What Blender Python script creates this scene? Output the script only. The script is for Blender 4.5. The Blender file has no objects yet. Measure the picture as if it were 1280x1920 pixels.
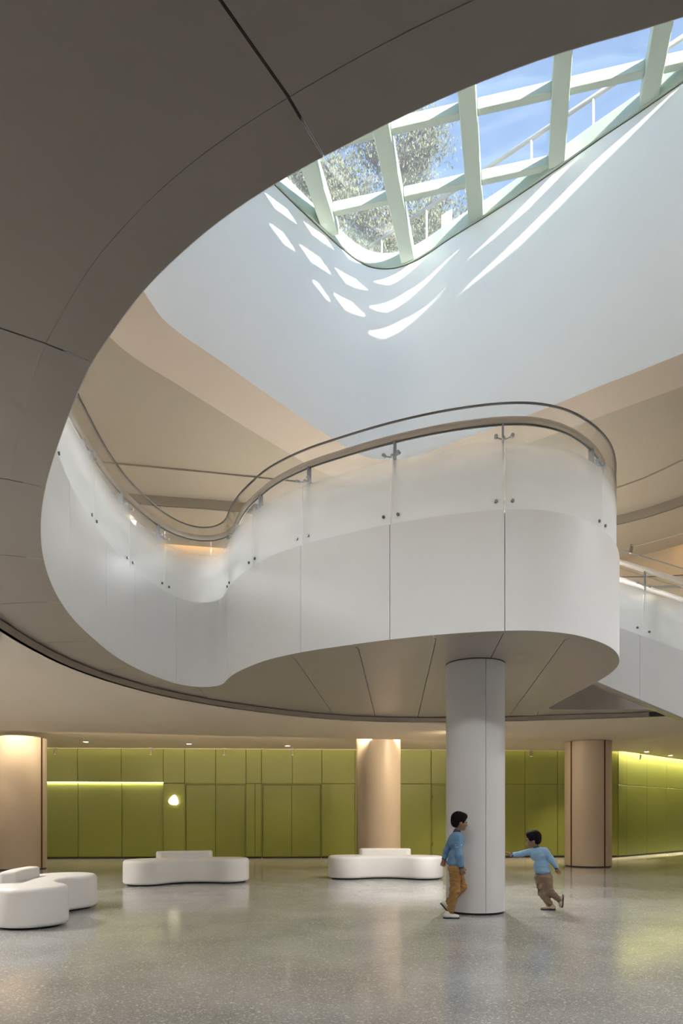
import bpy, bmesh, math, random
import numpy as np
from mathutils import Vector, Matrix, geometry

random.seed(7)
scene = bpy.context.scene
C = scene.collection

# ------------------------------------------------------------------ camera
cam_data = bpy.data.cameras.new('camera')
cam = bpy.data.objects.new('camera', cam_data)
C.objects.link(cam)
cam.location = (0, 0, 1.2)
cam.rotation_euler = (math.pi / 2, 0, 0)
cam_data.lens = 24.0
cam_data.sensor_width = 36.0
cam_data.sensor_fit = 'AUTO'
cam_data.shift_y = 573.0 / 1920.0
cam_data.clip_start = 0.05
cam_data.clip_end = 300
scene.camera = cam

# ------------------------------------------------------------------ world, sun, exposure
scene.view_settings.view_transform = 'Standard'
scene.view_settings.look = 'None'
scene.view_settings.gamma = 1.0
scene.view_settings.use_curve_mapping = False
scene.view_settings.exposure = 0.5

SUN_DIR = Vector((-1.833, 2.266, -1.0)).normalized()       # way the sunlight travels
SKY_STRENGTH = 0.315
SUN_STRENGTH = 24.0
world = bpy.data.worlds.new('sky')
scene.world = world
world.use_nodes = True
wn = world.node_tree.nodes
wl = world.node_tree.links
wn.clear()
w_out = wn.new('ShaderNodeOutputWorld')
w_bg = wn.new('ShaderNodeBackground')
w_bg.inputs['Strength'].default_value = SKY_STRENGTH
w_sky = wn.new('ShaderNodeTexSky')
w_sky.sky_type = 'NISHITA'
w_sky.sun_disc = False
w_sky.sun_elevation = math.asin(-SUN_DIR.z)
w_sky.sun_rotation = math.atan2(-SUN_DIR.x, -SUN_DIR.y)
w_sky.altitude = 100
w_sky.air_density = 1.0
w_sky.dust_density = 0.5
w_sky.ozone_density = 2.0
w_tc = wn.new('ShaderNodeTexCoord')
w_map = wn.new('ShaderNodeMapping')
w_map.inputs['Scale'].default_value = (1.6, 3.5, 7.0)
w_map.inputs['Rotation'].default_value = (0.3, 0.5, 0.4)
w_noise = wn.new('ShaderNodeTexNoise')
w_noise.inputs['Scale'].default_value = 2.2
w_noise.inputs['Detail'].default_value = 6
w_noise.inputs['Roughness'].default_value = 0.6
w_ramp = wn.new('ShaderNodeValToRGB')
w_ramp.color_ramp.elements[0].position = 0.60
w_ramp.color_ramp.elements[0].color = (0, 0, 0, 1)
w_ramp.color_ramp.elements[1].position = 0.80
w_ramp.color_ramp.elements[1].color = (0.75, 0.75, 0.75, 1)
w_mix = wn.new('ShaderNodeMixRGB')
w_mix.inputs['Color2'].default_value = (6.2, 6.6, 7.0, 1)
wl.new(w_tc.outputs['Generated'], w_map.inputs['Vector'])
wl.new(w_map.outputs['Vector'], w_noise.inputs['Vector'])
wl.new(w_noise.outputs['Fac'], w_ramp.inputs['Fac'])
wl.new(w_ramp.outputs['Color'], w_mix.inputs['Fac'])
wl.new(w_sky.outputs['Color'], w_mix.inputs['Color1'])
wl.new(w_mix.outputs['Color'], w_bg.inputs['Color'])
wl.new(w_bg.outputs['Background'], w_out.inputs['Surface'])

sun_data = bpy.data.lights.new('sun', 'SUN')
sun_data.energy = SUN_STRENGTH
sun_data.angle = math.radians(0.9)
sun_data.color = (1.0, 0.95, 0.86)
sun = bpy.data.objects.new('sun', sun_data)
C.objects.link(sun)
sun.location = (20, -25, 30)
sun.rotation_euler = SUN_DIR.to_track_quat('-Z', 'Y').to_euler()

# lamp powers
WARM = (1.0, 0.78, 0.52)
NEUTRAL = (1.0, 0.94, 0.86)
DAYWHITE = (0.94, 0.97, 1.0)
P_DOWN = 220.0        # downlights of the lower ceiling
P_UP_FILL = 1250.0          # added fill lamps of the upper ceiling
P_COVE = 4.0         # per metre, lower cove
P_STEP_FILL = 20.0          # per metre, fill strip added behind the ceiling step
P_COVE_UP = 2.0      # per metre, upper cove

cyc = scene.cycles
cyc.max_bounces = 8
cyc.diffuse_bounces = 5
cyc.glossy_bounces = 2
cyc.transmission_bounces = 4
cyc.adaptive_threshold = 0.1
cyc.transparent_max_bounces = 20
cyc.sample_clamp_indirect = 8.0
cyc.caustics_reflective = False
cyc.caustics_refractive = False

# ------------------------------------------------------------------ materials
def new_mat(name):
    m = bpy.data.materials.new(name)
    m.use_nodes = True
    return m, m.node_tree.nodes, m.node_tree.links, m.node_tree.nodes['Principled BSDF']

def mat(name, col, rough=0.5, metal=0.0, spec=0.5, var=0.0, vscale=3.0, bump=0.0, bscale=200.0, coat=0.0):
    m, n, l, b = new_mat(name)
    b.inputs['Base Color'].default_value = (*col, 1)
    b.inputs['Roughness'].default_value = rough
    b.inputs['Metallic'].default_value = metal
    b.inputs['Specular IOR Level'].default_value = spec
    if coat:
        b.inputs['Coat Weight'].default_value = coat
        b.inputs['Coat Roughness'].default_value = 0.12
    tc = n.new('ShaderNodeTexCoord')
    if var > 0:
        t = n.new('ShaderNodeTexNoise')
        t.inputs['Scale'].default_value = vscale
        t.inputs['Detail'].default_value = 4
        l.new(tc.outputs['Object'], t.inputs['Vector'])
        mx = n.new('ShaderNodeMixRGB')
        mx.inputs['Color1'].default_value = (*[c * (1 - var) for c in col], 1)
        mx.inputs['Color2'].default_value = (*[min(1, c * (1 + var)) for c in col], 1)
        l.new(t.outputs['Fac'], mx.inputs['Fac'])
        l.new(mx.outputs['Color'], b.inputs['Base Color'])
    if bump > 0:
        t2 = n.new('ShaderNodeTexNoise')
        t2.inputs['Scale'].default_value = bscale
        l.new(tc.outputs['Object'], t2.inputs['Vector'])
        bp = n.new('ShaderNodeBump')
        bp.inputs['Strength'].default_value = bump
        bp.inputs['Distance'].default_value = 0.002
        l.new(t2.outputs['Fac'], bp.inputs['Height'])
        l.new(bp.outputs['Normal'], b.inputs['Normal'])
    return m

def emit_mat(name, col, strength):
    m, n, l, b = new_mat(name)
    b.inputs['Base Color'].default_value = (0.8, 0.8, 0.8, 1)
    b.inputs['Emission Color'].default_value = (*col, 1)
    b.inputs['Emission Strength'].default_value = strength
    return m

M = {}
M['white_panel'] = mat('white_panel', (0.84, 0.85, 0.86), 0.45, spec=0.35, var=0.015, vscale=1.2)
M['shaft_white'] = mat('shaft_white', (0.93, 0.94, 0.95), 0.6, spec=0.3, var=0.012, vscale=0.8, bump=0.05, bscale=60)
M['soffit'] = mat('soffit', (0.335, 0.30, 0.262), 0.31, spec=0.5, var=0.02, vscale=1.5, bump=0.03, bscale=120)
M['ceiling_beige'] = mat('ceiling_beige', (0.66, 0.59, 0.50), 0.55, spec=0.3, var=0.02, vscale=0.8)
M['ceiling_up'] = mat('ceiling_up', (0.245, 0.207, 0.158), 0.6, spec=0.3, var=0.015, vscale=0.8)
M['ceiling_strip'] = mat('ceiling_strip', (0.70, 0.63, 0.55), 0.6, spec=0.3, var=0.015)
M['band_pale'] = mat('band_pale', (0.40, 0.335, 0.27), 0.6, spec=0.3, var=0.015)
M['brown_band'] = mat('brown_band', (0.40, 0.34, 0.28), 0.5, var=0.03)
M['dark_gap'] = mat('dark_gap', (0.035, 0.032, 0.03), 0.8, var=0.1)
M['black'] = mat('black', (0.012, 0.011, 0.010), 0.5, var=0.1)
M['wall_plain'] = mat('wall_plain', (0.70, 0.65, 0.58), 0.7, var=0.02)
M['wall_upper'] = mat('wall_upper', (0.66, 0.53, 0.36), 0.6, var=0.02)
M['green'] = mat('green', (0.138, 0.160, 0.030), 0.42, spec=0.45, var=0.05, vscale=0.6, bump=0.02, bscale=90)
M['green_door'] = mat('green_door', (0.132, 0.153, 0.030), 0.4, spec=0.45, var=0.05, vscale=0.8)
M['green_dark'] = mat('green_dark', (0.05, 0.05, 0.015), 0.6, var=0.1)
M['column_white'] = mat('column_white', (0.66, 0.645, 0.64), 0.42, spec=0.4, var=0.012, vscale=1.0)
M['column_beige'] = mat('column_beige', (0.46, 0.395, 0.315), 0.42, spec=0.4, var=0.02, vscale=1.0)
M['bronze'] = mat('bronze', (0.09, 0.05, 0.03), 0.3, metal=0.7, var=0.1)
M['steel'] = mat('steel', (0.40, 0.42, 0.44), 0.55, metal=1.0, var=0.03)
M['post_grey'] = mat('post_grey', (0.30, 0.33, 0.36), 0.7, spec=0.2, var=0.05)
M['steel_dark'] = mat('steel_dark', (0.16, 0.16, 0.155), 0.35, metal=0.9, var=0.05)
M['rail_wood'] = mat('rail_wood', (0.60, 0.51, 0.42), 0.45, var=0.08, vscale=9)
M['frame_green'] = mat('frame_green', (0.50, 0.57, 0.48), 0.45, spec=0.4, var=0.02)
M['bench'] = mat('bench', (0.80, 0.79, 0.78), 0.38, spec=0.45, var=0.012, vscale=2)
M['upper_floor'] = mat('upper_floor', (0.62, 0.60, 0.57), 0.4, var=0.05, vscale=20)
M['lamp_lens'] = emit_mat('lamp_lens', (1.0, 0.86, 0.66), 14)
M['led'] = emit_mat('led', (1.0, 0.90, 0.66), 5)
M['sign_face'] = emit_mat('sign_face', (1.0, 0.95, 0.62), 0.85)
M['grey_ink'] = mat('grey_ink', (0.35, 0.33, 0.25), 0.6, var=0.05)
M['spot_body'] = mat('spot_body', (0.36, 0.31, 0.25), 0.4, metal=0.2, var=0.05)
M['paper'] = mat('paper', (0.85, 0.84, 0.82), 0.7, var=0.02)
M['roof_grass'] = mat('roof_grass', (0.16, 0.17, 0.07), 0.9, var=0.4, vscale=2.0)
M['dry_grass'] = mat('dry_grass', (0.42, 0.36, 0.25), 0.9, var=0.3, vscale=5)
M['leaf'] = mat('leaf', (0.075, 0.085, 0.055), 0.9, spec=0.1, var=0.45, vscale=3.0)
M['bark'] = mat('bark', (0.10, 0.085, 0.07), 0.9, var=0.25, vscale=8)
M['skin'] = mat('skin', (0.25, 0.14, 0.08), 0.55, var=0.06, vscale=12)
M['hair'] = mat('hair', (0.006, 0.005, 0.005), 0.75, spec=0.12, var=0.2, vscale=60, bump=0.4, bscale=90)
M['shirt'] = mat('shirt', (0.13, 0.25, 0.40), 0.85, var=0.10, vscale=14, bump=0.3, bscale=300)
M['shirt_pale'] = mat('shirt_pale', (0.22, 0.36, 0.52), 0.85, var=0.10, vscale=14, bump=0.3, bscale=300)
M['navy'] = mat('navy', (0.03, 0.045, 0.07), 0.85, var=0.1)
M['white_cloth'] = mat('white_cloth', (0.62, 0.62, 0.62), 0.85, var=0.05)
M['red_cloth'] = mat('red_cloth', (0.45, 0.06, 0.05), 0.85, var=0.05)
M['tan_trousers'] = mat('tan_trousers', (0.30, 0.16, 0.05), 0.9, var=0.22, vscale=16, bump=0.3, bscale=250)
M['brown_trousers'] = mat('brown_trousers', (0.21, 0.145, 0.095), 0.9, var=0.22, vscale=16, bump=0.3, bscale=250)
M['shoe_white'] = mat('shoe_white', (0.68, 0.67, 0.63), 0.6, var=0.06, vscale=20)
M['shoe_tan'] = mat('shoe_tan', (0.46, 0.37, 0.26), 0.6, var=0.1, vscale=20)
M['rubber'] = mat('rubber', (0.03, 0.03, 0.035), 0.7, var=0.1)

def terrazzo():
    m, n, l, b = new_mat('terrazzo')
    tc = n.new('ShaderNodeNewGeometry')
    mp = n.new('ShaderNodeMapping')
    l.new(tc.outputs['Position'], mp.inputs['Vector'])
    base = n.new('ShaderNodeTexNoise')
    base.inputs['Scale'].default_value = 1.1
    base.inputs['Detail'].default_value = 6
    l.new(mp.outputs['Vector'], base.inputs['Vector'])
    r0 = n.new('ShaderNodeValToRGB')
    r0.color_ramp.elements[0].color = (0.315, 0.317, 0.318, 1)
    r0.color_ramp.elements[1].color = (0.45, 0.452, 0.452, 1)
    r0.color_ramp.elements[0].position = 0.3
    r0.color_ramp.elements[1].position = 0.7
    l.new(base.outputs['Fac'], r0.inputs['Fac'])
    prev = r0.outputs['Color']
    for scale, lo, hi, col, rot in ((62, 0.86, 0.875, (0.72, 0.70, 0.66, 1), 0.4), (95, 0.86, 0.88, (0.60, 0.58, 0.54, 1), 1.3),
                                    (130, 0.80, 0.83, (0.12, 0.115, 0.105, 1), 2.1), (45, 0.955, 0.965, (0.80, 0.78, 0.74, 1), 0.9)):
        mp2 = n.new('ShaderNodeMapping')
        mp2.inputs['Rotation'].default_value = (0, 0, rot)
        mp2.inputs['Scale'].default_value = (1.0, 1.9, 1.0)
        l.new(tc.outputs['Position'], mp2.inputs['Vector'])
        v = n.new('ShaderNodeTexVoronoi')
        v.inputs['Scale'].default_value = scale
        l.new(mp2.outputs['Vector'], v.inputs['Vector'])
        sep = n.new('ShaderNodeSeparateColor')
        l.new(v.outputs['Color'], sep.inputs['Color'])
        mr = n.new('ShaderNodeMapRange')
        mr.inputs['From Min'].default_value = lo
        mr.inputs['From Max'].default_value = hi
        l.new(sep.outputs['Red'], mr.inputs['Value'])
        d = n.new('ShaderNodeMath')
        d.operation = 'LESS_THAN'
        d.inputs[1].default_value = 0.46
        l.new(v.outputs['Distance'], d.inputs[0])
        mu = n.new('ShaderNodeMath')
        mu.operation = 'MULTIPLY'
        l.new(mr.outputs['Result'], mu.inputs[0])
        l.new(d.outputs[0], mu.inputs[1])
        mx = n.new('ShaderNodeMixRGB')
        mx.inputs['Color2'].default_value = col
        l.new(mu.outputs[0], mx.inputs['Fac'])
        l.new(prev, mx.inputs['Color1'])
        prev = mx.outputs['Color']
    l.new(prev, b.inputs['Base Color'])
    b.inputs['Roughness'].default_value = 0.14
    b.inputs['Specular IOR Level'].default_value = 0.6
    return m
M['terrazzo'] = terrazzo()

def thin_fresnel(n, l, ior):
    """reflectance of a thin sheet, the same from both sides"""
    g = n.new('ShaderNodeNewGeometry')
    mr = n.new('ShaderNodeMapRange')
    mr.inputs['To Min'].default_value = ior
    mr.inputs['To Max'].default_value = 1.0 / ior
    l.new(g.outputs['Backfacing'], mr.inputs['Value'])
    fr = n.new('ShaderNodeFresnel')
    l.new(mr.outputs['Result'], fr.inputs['IOR'])
    return fr

def clear_glass(name, tint, dirt=0.0, ior=1.45):
    m, n, l, b = new_mat(name)
    n.remove(b)
    out = n['Material Output']
    tr = n.new('ShaderNodeBsdfTransparent')
    tr.inputs['Color'].default_value = (*tint, 1)
    gl = n.new('ShaderNodeBsdfGlossy')
    gl.inputs['Roughness'].default_value = 0.02
    fr = thin_fresnel(n, l, ior)
    mx = n.new('ShaderNodeMixShader')
    l.new(fr.outputs[0], mx.inputs[0])
    l.new(tr.outputs[0], mx.inputs[1])
    l.new(gl.outputs[0], mx.inputs[2])
    last = mx
    if dirt:
        df = n.new('ShaderNodeBsdfTranslucent')
        df.inputs['Color'].default_value = (0.85, 0.86, 0.86, 1)
        tc = n.new('ShaderNodeTexCoord')
        t = n.new('ShaderNodeTexNoise')
        t.inputs['Scale'].default_value = 3.0
        t.inputs['Detail'].default_value = 5
        l.new(tc.outputs['Object'], t.inputs['Vector'])
        mr = n.new('ShaderNodeMapRange')
        mr.inputs['To Min'].default_value = dirt * 0.5
        mr.inputs['To Max'].default_value = dirt * 1.5
        l.new(t.outputs['Fac'], mr.inputs['Value'])
        m2 = n.new('ShaderNodeMixShader')
        l.new(mr.outputs['Result'], m2.inputs[0])
        l.new(mx.outputs[0], m2.inputs[1])
        l.new(df.outputs[0], m2.inputs[2])
        last = m2
    l.new(last.outputs[0], out.inputs['Surface'])
    return m
M['sky_glass'] = clear_glass('sky_glass', (0.95, 0.965, 0.97), 0.035)
M['rail_glass'] = clear_glass('rail_glass', (0.96, 0.98, 0.975))

def frosted():
    """clear glass carrying a printed frost film that thins out upwards (UV v = height in metres above the pane's foot)"""
    m, n, l, b = new_mat('frosted_glass')
    n.remove(b)
    out = n['Material Output']
    uv = n.new('ShaderNodeUVMap')
    sp = n.new('ShaderNodeSeparateXYZ')
    l.new(uv.outputs[0], sp.inputs[0])
    mr = n.new('ShaderNodeMapRange')
    mr.interpolation_type = 'SMOOTHSTEP'
    mr.inputs['From Min'].default_value = 0.30
    mr.inputs['From Max'].default_value = 0.92
    mr.inputs['To Min'].default_value = 0.97
    mr.inputs['To Max'].default_value = 0.0
    l.new(sp.outputs['Y'], mr.inputs['Value'])
    tr = n.new('ShaderNodeBsdfTransparent')
    tr.inputs['Color'].default_value = (0.985, 0.99, 0.988, 1)
    gl = n.new('ShaderNodeBsdfGlossy')
    gl.inputs['Roughness'].default_value = 0.03
    fr = thin_fresnel(n, l, 1.30)
    df = n.new('ShaderNodeBsdfDiffuse')
    df.inputs['Color'].default_value = (0.95, 0.965, 0.965, 1)
    tl = n.new('ShaderNodeBsdfTranslucent')
    tl.inputs['Color'].default_value = (0.95, 0.965, 0.965, 1)
    fm = n.new('ShaderNodeMixShader')
    fm.inputs[0].default_value = 0.32
    l.new(df.outputs[0], fm.inputs[1])
    l.new(tl.outputs[0], fm.inputs[2])
    body = n.new('ShaderNodeMixShader')
    l.new(mr.outputs['Result'], body.inputs[0])
    l.new(tr.outputs[0], body.inputs[1])
    l.new(fm.outputs[0], body.inputs[2])
    inv = n.new('ShaderNodeMath')                 # the film is matt: it reflects less the denser it is
    inv.operation = 'MULTIPLY_ADD'
    inv.use_clamp = True
    inv.inputs[1].default_value = -2.2
    inv.inputs[2].default_value = 1.0
    l.new(mr.outputs['Result'], inv.inputs[0])
    mul = n.new('ShaderNodeMath')
    mul.operation = 'MULTIPLY'
    l.new(inv.outputs[0], mul.inputs[0])
    l.new(fr.outputs[0], mul.inputs[1])
    mx = n.new('ShaderNodeMixShader')
    l.new(mul.outputs[0], mx.inputs[0])
    l.new(body.outputs[0], mx.inputs[1])
    l.new(gl.outputs[0], mx.inputs[2])
    l.new(mx.outputs[0], out.inputs['Surface'])
    return m
M['frosted'] = frosted()

# ------------------------------------------------------------------ helpers
def link_mesh(name, me, m, parent=None):
    o = bpy.data.objects.new(name, me)
    C.objects.link(o)
    if m is not None:
        me.materials.append(M[m] if isinstance(m, str) else m)
    if parent is not None:
        o.parent = parent
    return o

def obj(name, bm, m, parent=None, smooth=False, angle=None):
    me = bpy.data.meshes.new(name)
    bmesh.ops.recalc_face_normals(bm, faces=bm.faces[:])
    bm.to_mesh(me)
    bm.free()
    if smooth:
        for p in me.polygons:
            p.use_smooth = True
        if angle is not None:
            try:
                me.set_sharp_from_angle(angle=angle)
            except Exception:
                pass
    return link_mesh(name, me, m, parent)

def tag(o, label, cat, group=None):
    o['label'] = label
    o['category'] = cat
    if group:
        o['group'] = group
    return o

def thing(name, label, cat, loc=(0, 0, 0), rotz=0.0, group=None):
    o = bpy.data.objects.new(name, None)
    o.empty_display_size = 0.2
    C.objects.link(o)
    o.location = loc
    o.rotation_euler = (0, 0, rotz)
    return tag(o, label, cat, group)

def structure(o, label=None):
    o['kind'] = 'structure'
    if label:
        o['label'] = label
    return o

def struct_empty(name, label=None, loc=(0, 0, 0)):
    o = bpy.data.objects.new(name, None)
    C.objects.link(o)
    o.location = loc
    return structure(o, label)

def add_box(bm, x0, x1, y0, y1, z0, z1, mtx=None):
    vs = [bm.verts.new((x, y, z)) for z in (z0, z1) for y in (y0, y1) for x in (x0, x1)]
    f = [(0, 2, 3, 1), (4, 5, 7, 6), (0, 1, 5, 4), (2, 6, 7, 3), (0, 4, 6, 2), (1, 3, 7, 5)]
    for q in f:
        bm.faces.new([vs[i] for i in q])
    if mtx is not None:
        bmesh.ops.transform(bm, matrix=mtx, verts=vs)
    return vs

def bevel_all(bm, w, seg=2):
    bmesh.ops.bevel(bm, geom=bm.edges[:] , offset=w, segments=seg, affect='EDGES', profile=0.5, clamp_overlap=True)

def add_tube(bm, pts, r, n=10, cap=True):
    """tube along a polyline; r may be a number or a list"""
    pts = [Vector(p) for p in pts]
    rs = r if isinstance(r, (list, tuple)) else [r] * len(pts)
    rings = []
    prev_x = None
    for i, p in enumerate(pts):
        a = pts[max(i - 1, 0)]
        b = pts[min(i + 1, len(pts) - 1)]
        t = (b - a).normalized()
        if prev_x is None:
            ref = Vector((0, 0, 1)) if abs(t.z) < 0.9 else Vector((1, 0, 0))
            x = t.cross(ref).normalized()
        else:
            x = (prev_x - t * prev_x.dot(t)).normalized()
        y = t.cross(x)
        prev_x = x
        rings.append([bm.verts.new(p + (x * math.cos(2 * math.pi * k / n) + y * math.sin(2 * math.pi * k / n)) * rs[i]) for k in range(n)])
    for i in range(len(rings) - 1):
        for k in range(n):
            bm.faces.new((rings[i][k], rings[i][(k + 1) % n], rings[i + 1][(k + 1) % n], rings[i + 1][k]))
    if cap:
        bm.faces.new(rings[0][::-1])
        bm.faces.new(rings[-1])
    return rings

def add_lathe(bm, prof, n=24, center=(0, 0, 0)):
    """prof: list of (r, z); revolve about z, caps closed where r is 0"""
    cx, cy, cz = center
    rings = []
    for r, z in prof:
        if r < 1e-6:
            rings.append([bm.verts.new((cx, cy, cz + z))])
        else:
            rings.append([bm.verts.new((cx + r * math.cos(2 * math.pi * k / n), cy + r * math.sin(2 * math.pi * k / n), cz + z)) for k in range(n)])
    for a, b in zip(rings[:-1], rings[1:]):
        for k in range(n):
            k2 = (k + 1) % n
            if len(a) == 1 and len(b) == 1:
                continue
            if len(a) == 1:
                bm.faces.new((a[0], b[k], b[k2]))
            elif len(b) == 1:
                bm.faces.new((a[k], a[k2], b[0]))
            else:
                bm.faces.new((a[k], a[k2], b[k2], b[k]))

def catmull(pts, closed=True, per=12):
    P = np.array(pts, float)
    n = len(P)
    out = []
    segs = n if closed else n - 1
    for i in range(segs):
        if closed:
            p0, p1, p2, p3 = P[(i - 1) % n], P[i], P[(i + 1) % n], P[(i + 2) % n]
        else:
            p1, p2 = P[i], P[i + 1]
            p0 = P[i - 1] if i > 0 else 2 * p1 - p2
            p3 = P[i + 2] if i + 2 < n else 2 * p2 - p1
        t0 = 0.0
        t1 = t0 + max(np.linalg.norm(p1 - p0), 1e-6) ** 0.5
        t2 = t1 + max(np.linalg.norm(p2 - p1), 1e-6) ** 0.5
        t3 = t2 + max(np.linalg.norm(p3 - p2), 1e-6) ** 0.5
        for k in range(per):
            t = t1 + (t2 - t1) * k / per
            A1 = (t1 - t) / (t1 - t0) * p0 + (t - t0) / (t1 - t0) * p1
            A2 = (t2 - t) / (t2 - t1) * p1 + (t - t1) / (t2 - t1) * p2
            A3 = (t3 - t) / (t3 - t2) * p2 + (t - t2) / (t3 - t2) * p3
            B1 = (t2 - t) / (t2 - t0) * A1 + (t - t0) / (t2 - t0) * A2
            B2 = (t3 - t) / (t3 - t1) * A2 + (t - t1) / (t3 - t1) * A3
            out.append((t2 - t) / (t2 - t1) * B1 + (t - t1) / (t2 - t1) * B2)
    if not closed:
        out.append(P[-1])
    return np.array(out)

def resample(P, n, closed=True):
    Q = np.vstack([P, P[:1]]) if closed else P
    d = np.r_[0, np.cumsum(np.linalg.norm(np.diff(Q, axis=0), axis=1))]
    s = np.linspace(0, d[-1], n + 1)[:-1] if closed else np.linspace(0, d[-1], n)
    return np.c_[[np.interp(s, d, Q[:, k]) for k in range(Q.shape[1])]].T

def smooth_closed(P, it):
    for _ in range(it):
        P = 0.5 * P + 0.25 * np.roll(P, 1, 0) + 0.25 * np.roll(P, -1, 0)
    return P

class Loop:
    """closed plan curve, clockwise seen from above: opening on its right hand, slab on its left"""
    def __init__(self, P):
        self.P = P
        self.n = len(P)
        t = np.roll(P, -1, 0) - np.roll(P, 1, 0)
        t /= np.linalg.norm(t, axis=1)[:, None]
        self.T = t
        area = 0.5 * np.sum(P[:, 0] * np.roll(P[:, 1], -1) - np.roll(P[:, 0], -1) * P[:, 1])
        s = 1.0 if area < 0 else -1.0
        self.N = np.c_[-t[:, 1], t[:, 0]] * s          # points out of the opening, into the slab
    def near(self, p):
        return int(np.argmin(np.sum((self.P - np.array(p)) ** 2, axis=1)))
    def span(self, i, j):
        k = [i]
        while k[-1] != j:
            k.append((k[-1] + 1) % self.n)
        return k
    def off(self, d):
        return self.P + self.N * d

def plate(name, outer, hole, z0, z1, m, parent=None):
    """horizontal plate with a hole, z0 bottom, z1 top"""
    bm = bmesh.new()
    for z in ((z0, z1) if z1 > z0 else (z0,)):
        edges = []
        for loop in ([outer, hole] if hole is not None else [outer]):
            vs = [bm.verts.new((p[0], p[1], z)) for p in loop]
            edges += [bm.edges.new((vs[i], vs[(i + 1) % len(vs)])) for i in range(len(vs))]
        bmesh.ops.triangle_fill(bm, use_beauty=True, use_dissolve=False, edges=edges)
    if z1 > z0:
        for loop in ([outer, hole] if hole is not None else [outer]):
            a = [bm.verts.new((p[0], p[1], z0)) for p in loop]
            b = [bm.verts.new((p[0], p[1], z1)) for p in loop]
            for i in range(len(a)):
                j = (i + 1) % len(a)
                bm.faces.new((a[i], a[j], b[j], b[i]))
        bmesh.ops.remove_doubles(bm, verts=bm.verts[:], dist=1e-5)
    return obj(name, bm, m, parent)

def prism(name, poly, z0, z1, m, parent=None):
    bm = bmesh.new()
    a = [bm.verts.new((p[0], p[1], z0)) for p in poly]
    f = bm.faces.new(a)
    r = bmesh.ops.extrude_face_region(bm, geom=[f])
    vs = [g for g in r['geom'] if isinstance(g, bmesh.types.BMVert)]
    bmesh.ops.translate(bm, verts=vs, vec=(0, 0, z1 - z0))
    bmesh.ops.triangulate(bm, faces=[q for q in bm.faces if len(q.verts) > 4])
    return obj(name, bm, m, parent)

def wall_strip(bm, inner, outer, zb, zt):
    """solid curved wall piece between two plan polylines; zb / zt numbers or lists"""
    n = len(inner)
    zb = zb if hasattr(zb, '__len__') else [zb] * n
    zt = zt if hasattr(zt, '__len__') else [zt] * n
    R = []
    for i in range(n):
        R.append([bm.verts.new((inner[i][0], inner[i][1], zb[i])), bm.verts.new((outer[i][0], outer[i][1], zb[i])),
                  bm.verts.new((outer[i][0], outer[i][1], zt[i])), bm.verts.new((inner[i][0], inner[i][1], zt[i]))])
    for i in range(n - 1):
        for k in range(4):
            bm.faces.new((R[i][k], R[i][(k + 1) % 4], R[i + 1][(k + 1) % 4], R[i + 1][k]))
    bm.faces.new(R[0][::-1])
    bm.faces.new(R[-1])

def strip_faces(bm, A, zA, B, zB):
    n = len(A)
    zA = zA if hasattr(zA, '__len__') else [zA] * n
    zB = zB if hasattr(zB, '__len__') else [zB] * n
    a = [bm.verts.new((A[i][0], A[i][1], zA[i])) for i in range(n)]
    b = [bm.verts.new((B[i][0], B[i][1], zB[i])) for i in range(n)]
    for i in range(n - 1):
        bm.faces.new((a[i], a[i + 1], b[i + 1], b[i]))

def pane_mesh(pts_in, pts_out, z0, z1):
    """curved glass pane with UV (arc length, height above foot)"""
    bm = bmesh.new()
    uvl = bm.loops.layers.uv.new('UVMap')
    n = len(pts_in)
    z0 = z0 if hasattr(z0, '__len__') else [z0] * n
    z1 = z1 if hasattr(z1, '__len__') else [z1] * n
    s = [0.0]
    for i in range(1, n):
        s.append(s[-1] + math.hypot(pts_in[i][0] - pts_in[i - 1][0], pts_in[i][1] - pts_in[i - 1][1]))
    def quad(v):
        f = bm.faces.new([x[0] for x in v])
        f.smooth = True
        for lp, x in zip(f.loops, v):
            lp[uvl].uv = x[1]
    R = []
    for i in range(n):
        h = z1[i] - z0[i]
        R.append([(bm.verts.new((pts_in[i][0], pts_in[i][1], z0[i])), (s[i], 0)), (bm.verts.new((pts_in[i][0], pts_in[i][1], z1[i])), (s[i], h)),
                  (bm.verts.new((pts_out[i][0], pts_out[i][1], z1[i])), (s[i], h)), (bm.verts.new((pts_out[i][0], pts_out[i][1], z0[i])), (s[i], 0))])
    for i in range(n - 1):
        for k in range(4):
            k2 = (k + 1) % 4
            quad([R[i][k], R[i + 1][k], R[i + 1][k2], R[i][k2]])
    quad(R[0])
    quad(R[-1][::-1])
    me = bpy.data.meshes.new('glass_pane')
    bmesh.ops.recalc_face_normals(bm, faces=bm.faces[:])
    bm.to_mesh(me)
    bm.free()
    me.set_sharp_from_angle(angle=0.7)
    return me

# ------------------------------------------------------------------ levels (metres)
Z_CEIL = 3.06          # lower ceiling
Z_STRIP = 3.20         # raised outer strip of the lower ceiling
Z_SOF = 3.157          # soffit of the mezzanine slab
Z_FAS = 4.425          # top of the white fascia
Z_UPF = 4.36           # mezzanine floor
Z_GLT = 5.56           # top of the glass
Z_UP = 7.70            # upper ceiling
def z_sky(x):
    return 11.12 + 0.08 * x

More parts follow.
